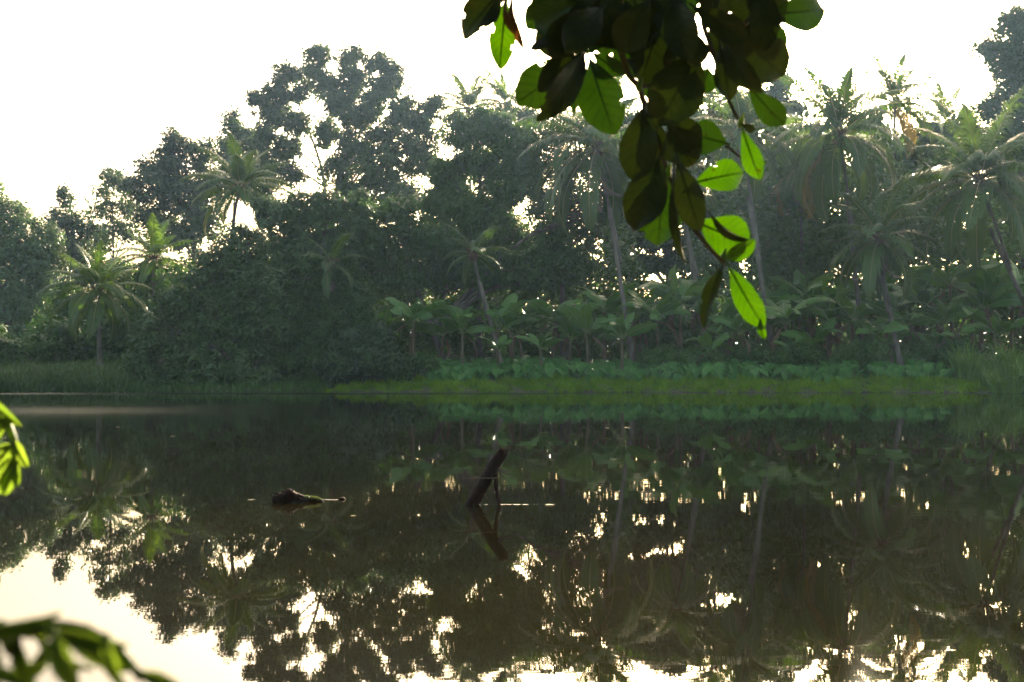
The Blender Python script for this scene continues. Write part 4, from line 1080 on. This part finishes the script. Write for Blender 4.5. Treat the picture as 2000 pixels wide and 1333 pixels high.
A, K_, DRY = 'almond', 'almond_dark', 'almond_dry'
LV = [
 # base x,y, tip x,y, width, material, roll, d0, d1, bend, fold, bites
 (985, -25, 905, 72, 78, K_, .25, .0, .0, .05, .2, 2),
 (990, -10, 976, 137, 58, A, .1, .05, .05, .05, .25, 1),
 (1000, -20, 1022, 98, 24, DRY, .6, -.04, 0, .1, .6, 1),
 (985, -10, 1003, 70, 20, DRY, .5, -.05, 0, .1, .6, 0),
 (1095, -20, 1030, 58, 62, A, .1, .08, .05, .05, .2, 0),
 (1150, 92, 1036, 92, 52, K_, .9, -.05, .02, .10, .2, 1),
 (1142, 98, 1008, 205, 100, A, -.1, .06, .04, .05, .2, 2),
 (1145, 100, 1052, 178, 60, K_, .3, -.03, -.02, .1, .3, 0),
 (1142, 102, 1052, 236, 66, K_, -.3, -.05, -.06, .12, .3, 2),
 (1142, 105, 1118, 220, 38, A, .35, .02, .0, .08, .3, 1),
 (1148, 105, 1200, 262, 100, A, .15, .0, -.03, .06, .2, 1),
 (1150, 98, 1222, 145, 50, A, .5, .04, .0, .06, .2, 0),
 (1155, 90, 1240, 40, 70, K_, .4, .03, .0, .06, .2, 0),
 (1370, 92, 1285, 248, 118, K_, .0, -.07, .0, .06, .16, 0),
 (1262, 195, 1240, 355, 84, K_, .1, -.03, .0, .06, .2, 0),
 (1262, 200, 1285, 330, 60, K_, -.4, .02, .02, .06, .2, 0),
 (1290, 300, 1240, 452, 92, K_, .0, -.04, .0, .05, .2, 0),
 (1300, 320, 1285, 482, 104, A, .1, .05, .02, .05, .2, 0),
 (1320, 300, 1366, 452, 66, K_, .0, -.06, .0, .06, .25, 0),
 (1318, 310, 1340, 522, 30, K_, .5, -.02, .0, .1, .5, 0),
 (1305, 240, 1352, 325, 88, K_, .1, -.02, .0, .06, .2, 0),
 (1300, 215, 1365, 300, 70, K_, -.2, .03, .0, .06, .2, 0),
 (1440, 58, 1530, 150, 104, K_, .0, .02, .05, .05, .15, 0),
 (1490, 30, 1612, 18, 86, A, .1, .03, .05, .05, .15, 0),
 (1470, 25, 1532, 42, 44, K_, .5, -.03, -.02, .1, .4, 0),
 (1412, 75, 1488, 182, 56, K_, .35, -.08, -.03, .14, .4, 0),
 (1405, 80, 1425, 198, 58, K_, -.2, -.05, .0, .06, .25, 0),
 (1455, 160, 1532, 246, 58, A, .2, .02, .02, .05, .2, 0),
 (1345, 60, 1362, 132, 62, K_, -.3, -.09, .0, .1, .3, 0),
 (1385, 130, 1368, 185, 56, A, .1, .09, .0, .05, .2, 0),
 (1425, 282, 1345, 262, 76, A, .1, .04, .0, .05, .15, 0),
 (1447, 244, 1485, 352, 46, A, .2, .0, .0, .05, .2, 0),
 (1447, 242, 1476, 255, 20, K_, .3, -.02, .0, .1, .3, 0),
 (1352, 358, 1454, 336, 70, A, -.15, .04, .0, .05, .2, 1),
 (1352, 430, 1462, 478, 92, A, .05, .05, .02, .05, .12, 0),
 (1382, 412, 1462, 470, 34, K_, .8, -.01, .0, .12, .6, 0),
 (1412, 508, 1474, 470, 44, A, .3, .02, -.03, .10, .4, 0),
 (1416, 510, 1374, 640, 40, K_, .35, -.02, -.03, .10, .55, 0),
 (1418, 510, 1492, 640, 60, A, .15, .0, .0, .06, .25, 0),
 (1485, 622, 1491, 662, 20, A, .3, .0, -.01, .1, .4, 0),
 (1330, 300, 1372, 292, 24, K_, .8, -.05, 0, .1, .5, 0),
 (1300, 20, 1250, 165, 112, K_, .1, .05, .0, .06, .2, 0),
 (1215, 50, 1240, 152, 74, A, .2, .08, .0, .06, .2, 0),
 (1345, 60, 1318, 165, 92, K_, -.2, .06, .0, .06, .2, 0),
 (1250, 165, 1330, 205, 60, A, .3, .09, .0, .06, .2, 0),
 (1395, 20, 1440, 120, 90, K_, .1, .05, .0, .06, .2, 0),
 (1180, -20, 1215, 98, 96, K_, .1, -.03, .0, .06, .2, 0),
 (1230, -30, 1262, 88, 100, K_, -.1, -.05, .0, .06, .2, 0),
 (1130, -30, 1150, 90, 96, K_, .1, .02, .0, .06, .2, 0),
 (1080, -30, 1095, 75, 90, K_, .2, .06, .0, .06, .2, 0),
 (1460, -30, 1475, 70, 90, K_, .1, .06, .0, .06, .2, 0),
]
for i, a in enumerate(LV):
    kd = 'almond_shaded' if a[5] == A and not (a[0] > 1340 and a[3] > 320) and i != 1 else a[5]  # sunlit leaves keep the bright tone, other green ones get the shade tone
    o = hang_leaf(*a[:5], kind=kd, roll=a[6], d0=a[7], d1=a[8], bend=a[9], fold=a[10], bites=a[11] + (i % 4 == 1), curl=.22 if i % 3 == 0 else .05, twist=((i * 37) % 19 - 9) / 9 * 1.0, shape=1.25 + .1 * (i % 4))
    if a[5] == DRY: o['label'] = 'dried brown leaf'
# the crowded leaves along the top edge
rs = random.Random(5)
for k in range(26):
    bx = rs.uniform(1060, 1500); by = rs.uniform(-110, 20)
    an = rs.uniform(.25, 2.9); ln = rs.uniform(115, 165)
    tx, ty = bx + math.cos(an) * ln, by + abs(math.sin(an)) * ln
    if ty > 120 or tx > 1540 or tx < 1040: ty = min(ty, 110); tx = min(max(tx, 1045), 1535)
    hang_leaf(bx, by, tx, ty, rs.uniform(52, 84), K_ if rs.random() < .7 else 'almond_shaded', rs.uniform(-.5, .5), rs.uniform(-.12, .25), rs.uniform(-.05, .1), .07, .2)

# ------------------------------------------------------------------ near-bank plants at the left edge
SB = np.array([-.62, .95, float(ground_z(-.62, .95)) - .05])
tw = thing('near_shrub', SB, 'twig of narrow toothed green leaves poking in at left edge', 'shrub')
Dn = 1.15
b = Bag(); b.tube(spline([SB, SB + (0, .05, .7), at(-90, 700, Dn), at(-30, 770, Dn), at(15, 830, Dn), at(34, 885, Dn), at(36, 905, Dn)], 30), np.linspace(.010, .0013, 30), 6); part('stem', b.mesh('stem', M['shrub_leaf'], SB, True), tw)
for (bx, by, tx, ty, w, r_, f) in ((-40, 765, 42, 832, 30, .3, .3), (0, 815, 32, 822, 22, .6, .5), (10, 830, -30, 870, 30, .1, .3), (18, 838, -20, 800, 26, .3, .3), (24, 856, 55, 914, 30, .3, .35), (26, 866, -22, 922, 38, .0, .2), (34, 885, -14, 970, 40, .1, .2), (36, 890, 36, 950, 24, .5, .4), (30, 870, -30, 895, 20, .9, .3), (36, 900, 8, 968, 36, .2, .25)):
    hang_leaf(bx, by, tx, ty, w, 'shrub_leaf', r_, parent=tw, org=SB, D=Dn, fold=f, bend=.12, shape=.95, petiole=.04)

SB2 = np.array([-.36, .42, float(ground_z(-.36, .42)) - .05])
bl = thing('near_shrub', SB2, 'out-of-focus leafy shoot filling the lower left corner', 'shrub')
Dn = .50
b = Bag(); b.tube(spline([SB2, SB2 + (0, .02, .8), at(-200, 1360, Dn), at(-40, 1250, Dn), at(120, 1225, Dn), at(220, 1262, Dn), at(280, 1330, Dn)], 30), np.linspace(.006, .002, 30), 7); part('stem', b.mesh('stem', M['shrub_leaf'], SB2, True), bl)
for (bx, by, tx, ty, w, r_, f, dd) in ((-60, 1225, 118, 1198, 30, .5, .4, .0), (-30, 1212, 175, 1222, 34, .6, .4, .02), (60, 1215, 248, 1262, 40, .4, .3, .0), (110, 1218, 250, 1312, 54, .1, .3, .0), (100, 1230, 150, 1350, 52, .2, .3, -.02),
        (30, 1235, 70, 1370, 44, .3, .4, .01), (-10, 1240, -20, 1370, 56, .2, .3, .0), (60, 1225, 180, 1310, 30, .7, .4, .02), (190, 1250, 262, 1360, 26, .4, .4, .0), (262, 1312, 350, 1338, 34, .1, .4, .0), (205, 1240, 236, 1330, 40, .5, .3, -.01),
        (-40, 1290, 60, 1340, 34, .2, .3, -.02), (120, 1240, 60, 1330, 36, .2, .4, .0), (0, 1215, 40, 1290, 30, .5, .4, .01)):
    hang_leaf(bx, by, tx, ty, w, 'shrub_leaf', r_, d0=dd, parent=bl, org=SB2, D=Dn, fold=f, bend=.14, shape=1.1, petiole=.04)

# ------------------------------------------------------------------ morning haze
def haze():
    v = np.array([(x, y, z) for z in (-3.6, 33.0) for y in (-1410, 1410) for x in (-1410, 1410)], float)
    q = np.array([(0, 2, 3, 1), (4, 5, 7, 6), (0, 1, 5, 4), (2, 6, 7, 3), (0, 4, 6, 2), (1, 3, 7, 5)])
    m, nt, out = mat('morning haze')
    vol = N(nt, 'ShaderNodeVolumePrincipled')
    vol.inputs['Color'].default_value = (.42, .66, 1.0, 1)
    vol.inputs['Density'].default_value = HAZE_DENSITY
    vol.inputs['Anisotropy'].default_value = .4
    nt.links.new(vol.outputs[0], out.inputs['Volume'])
    o = part('haze', mesh_np('haze', v, q, m), kind='stuff')
    o['label'] = 'thin morning haze over the river'; o['category'] = 'haze'
haze()
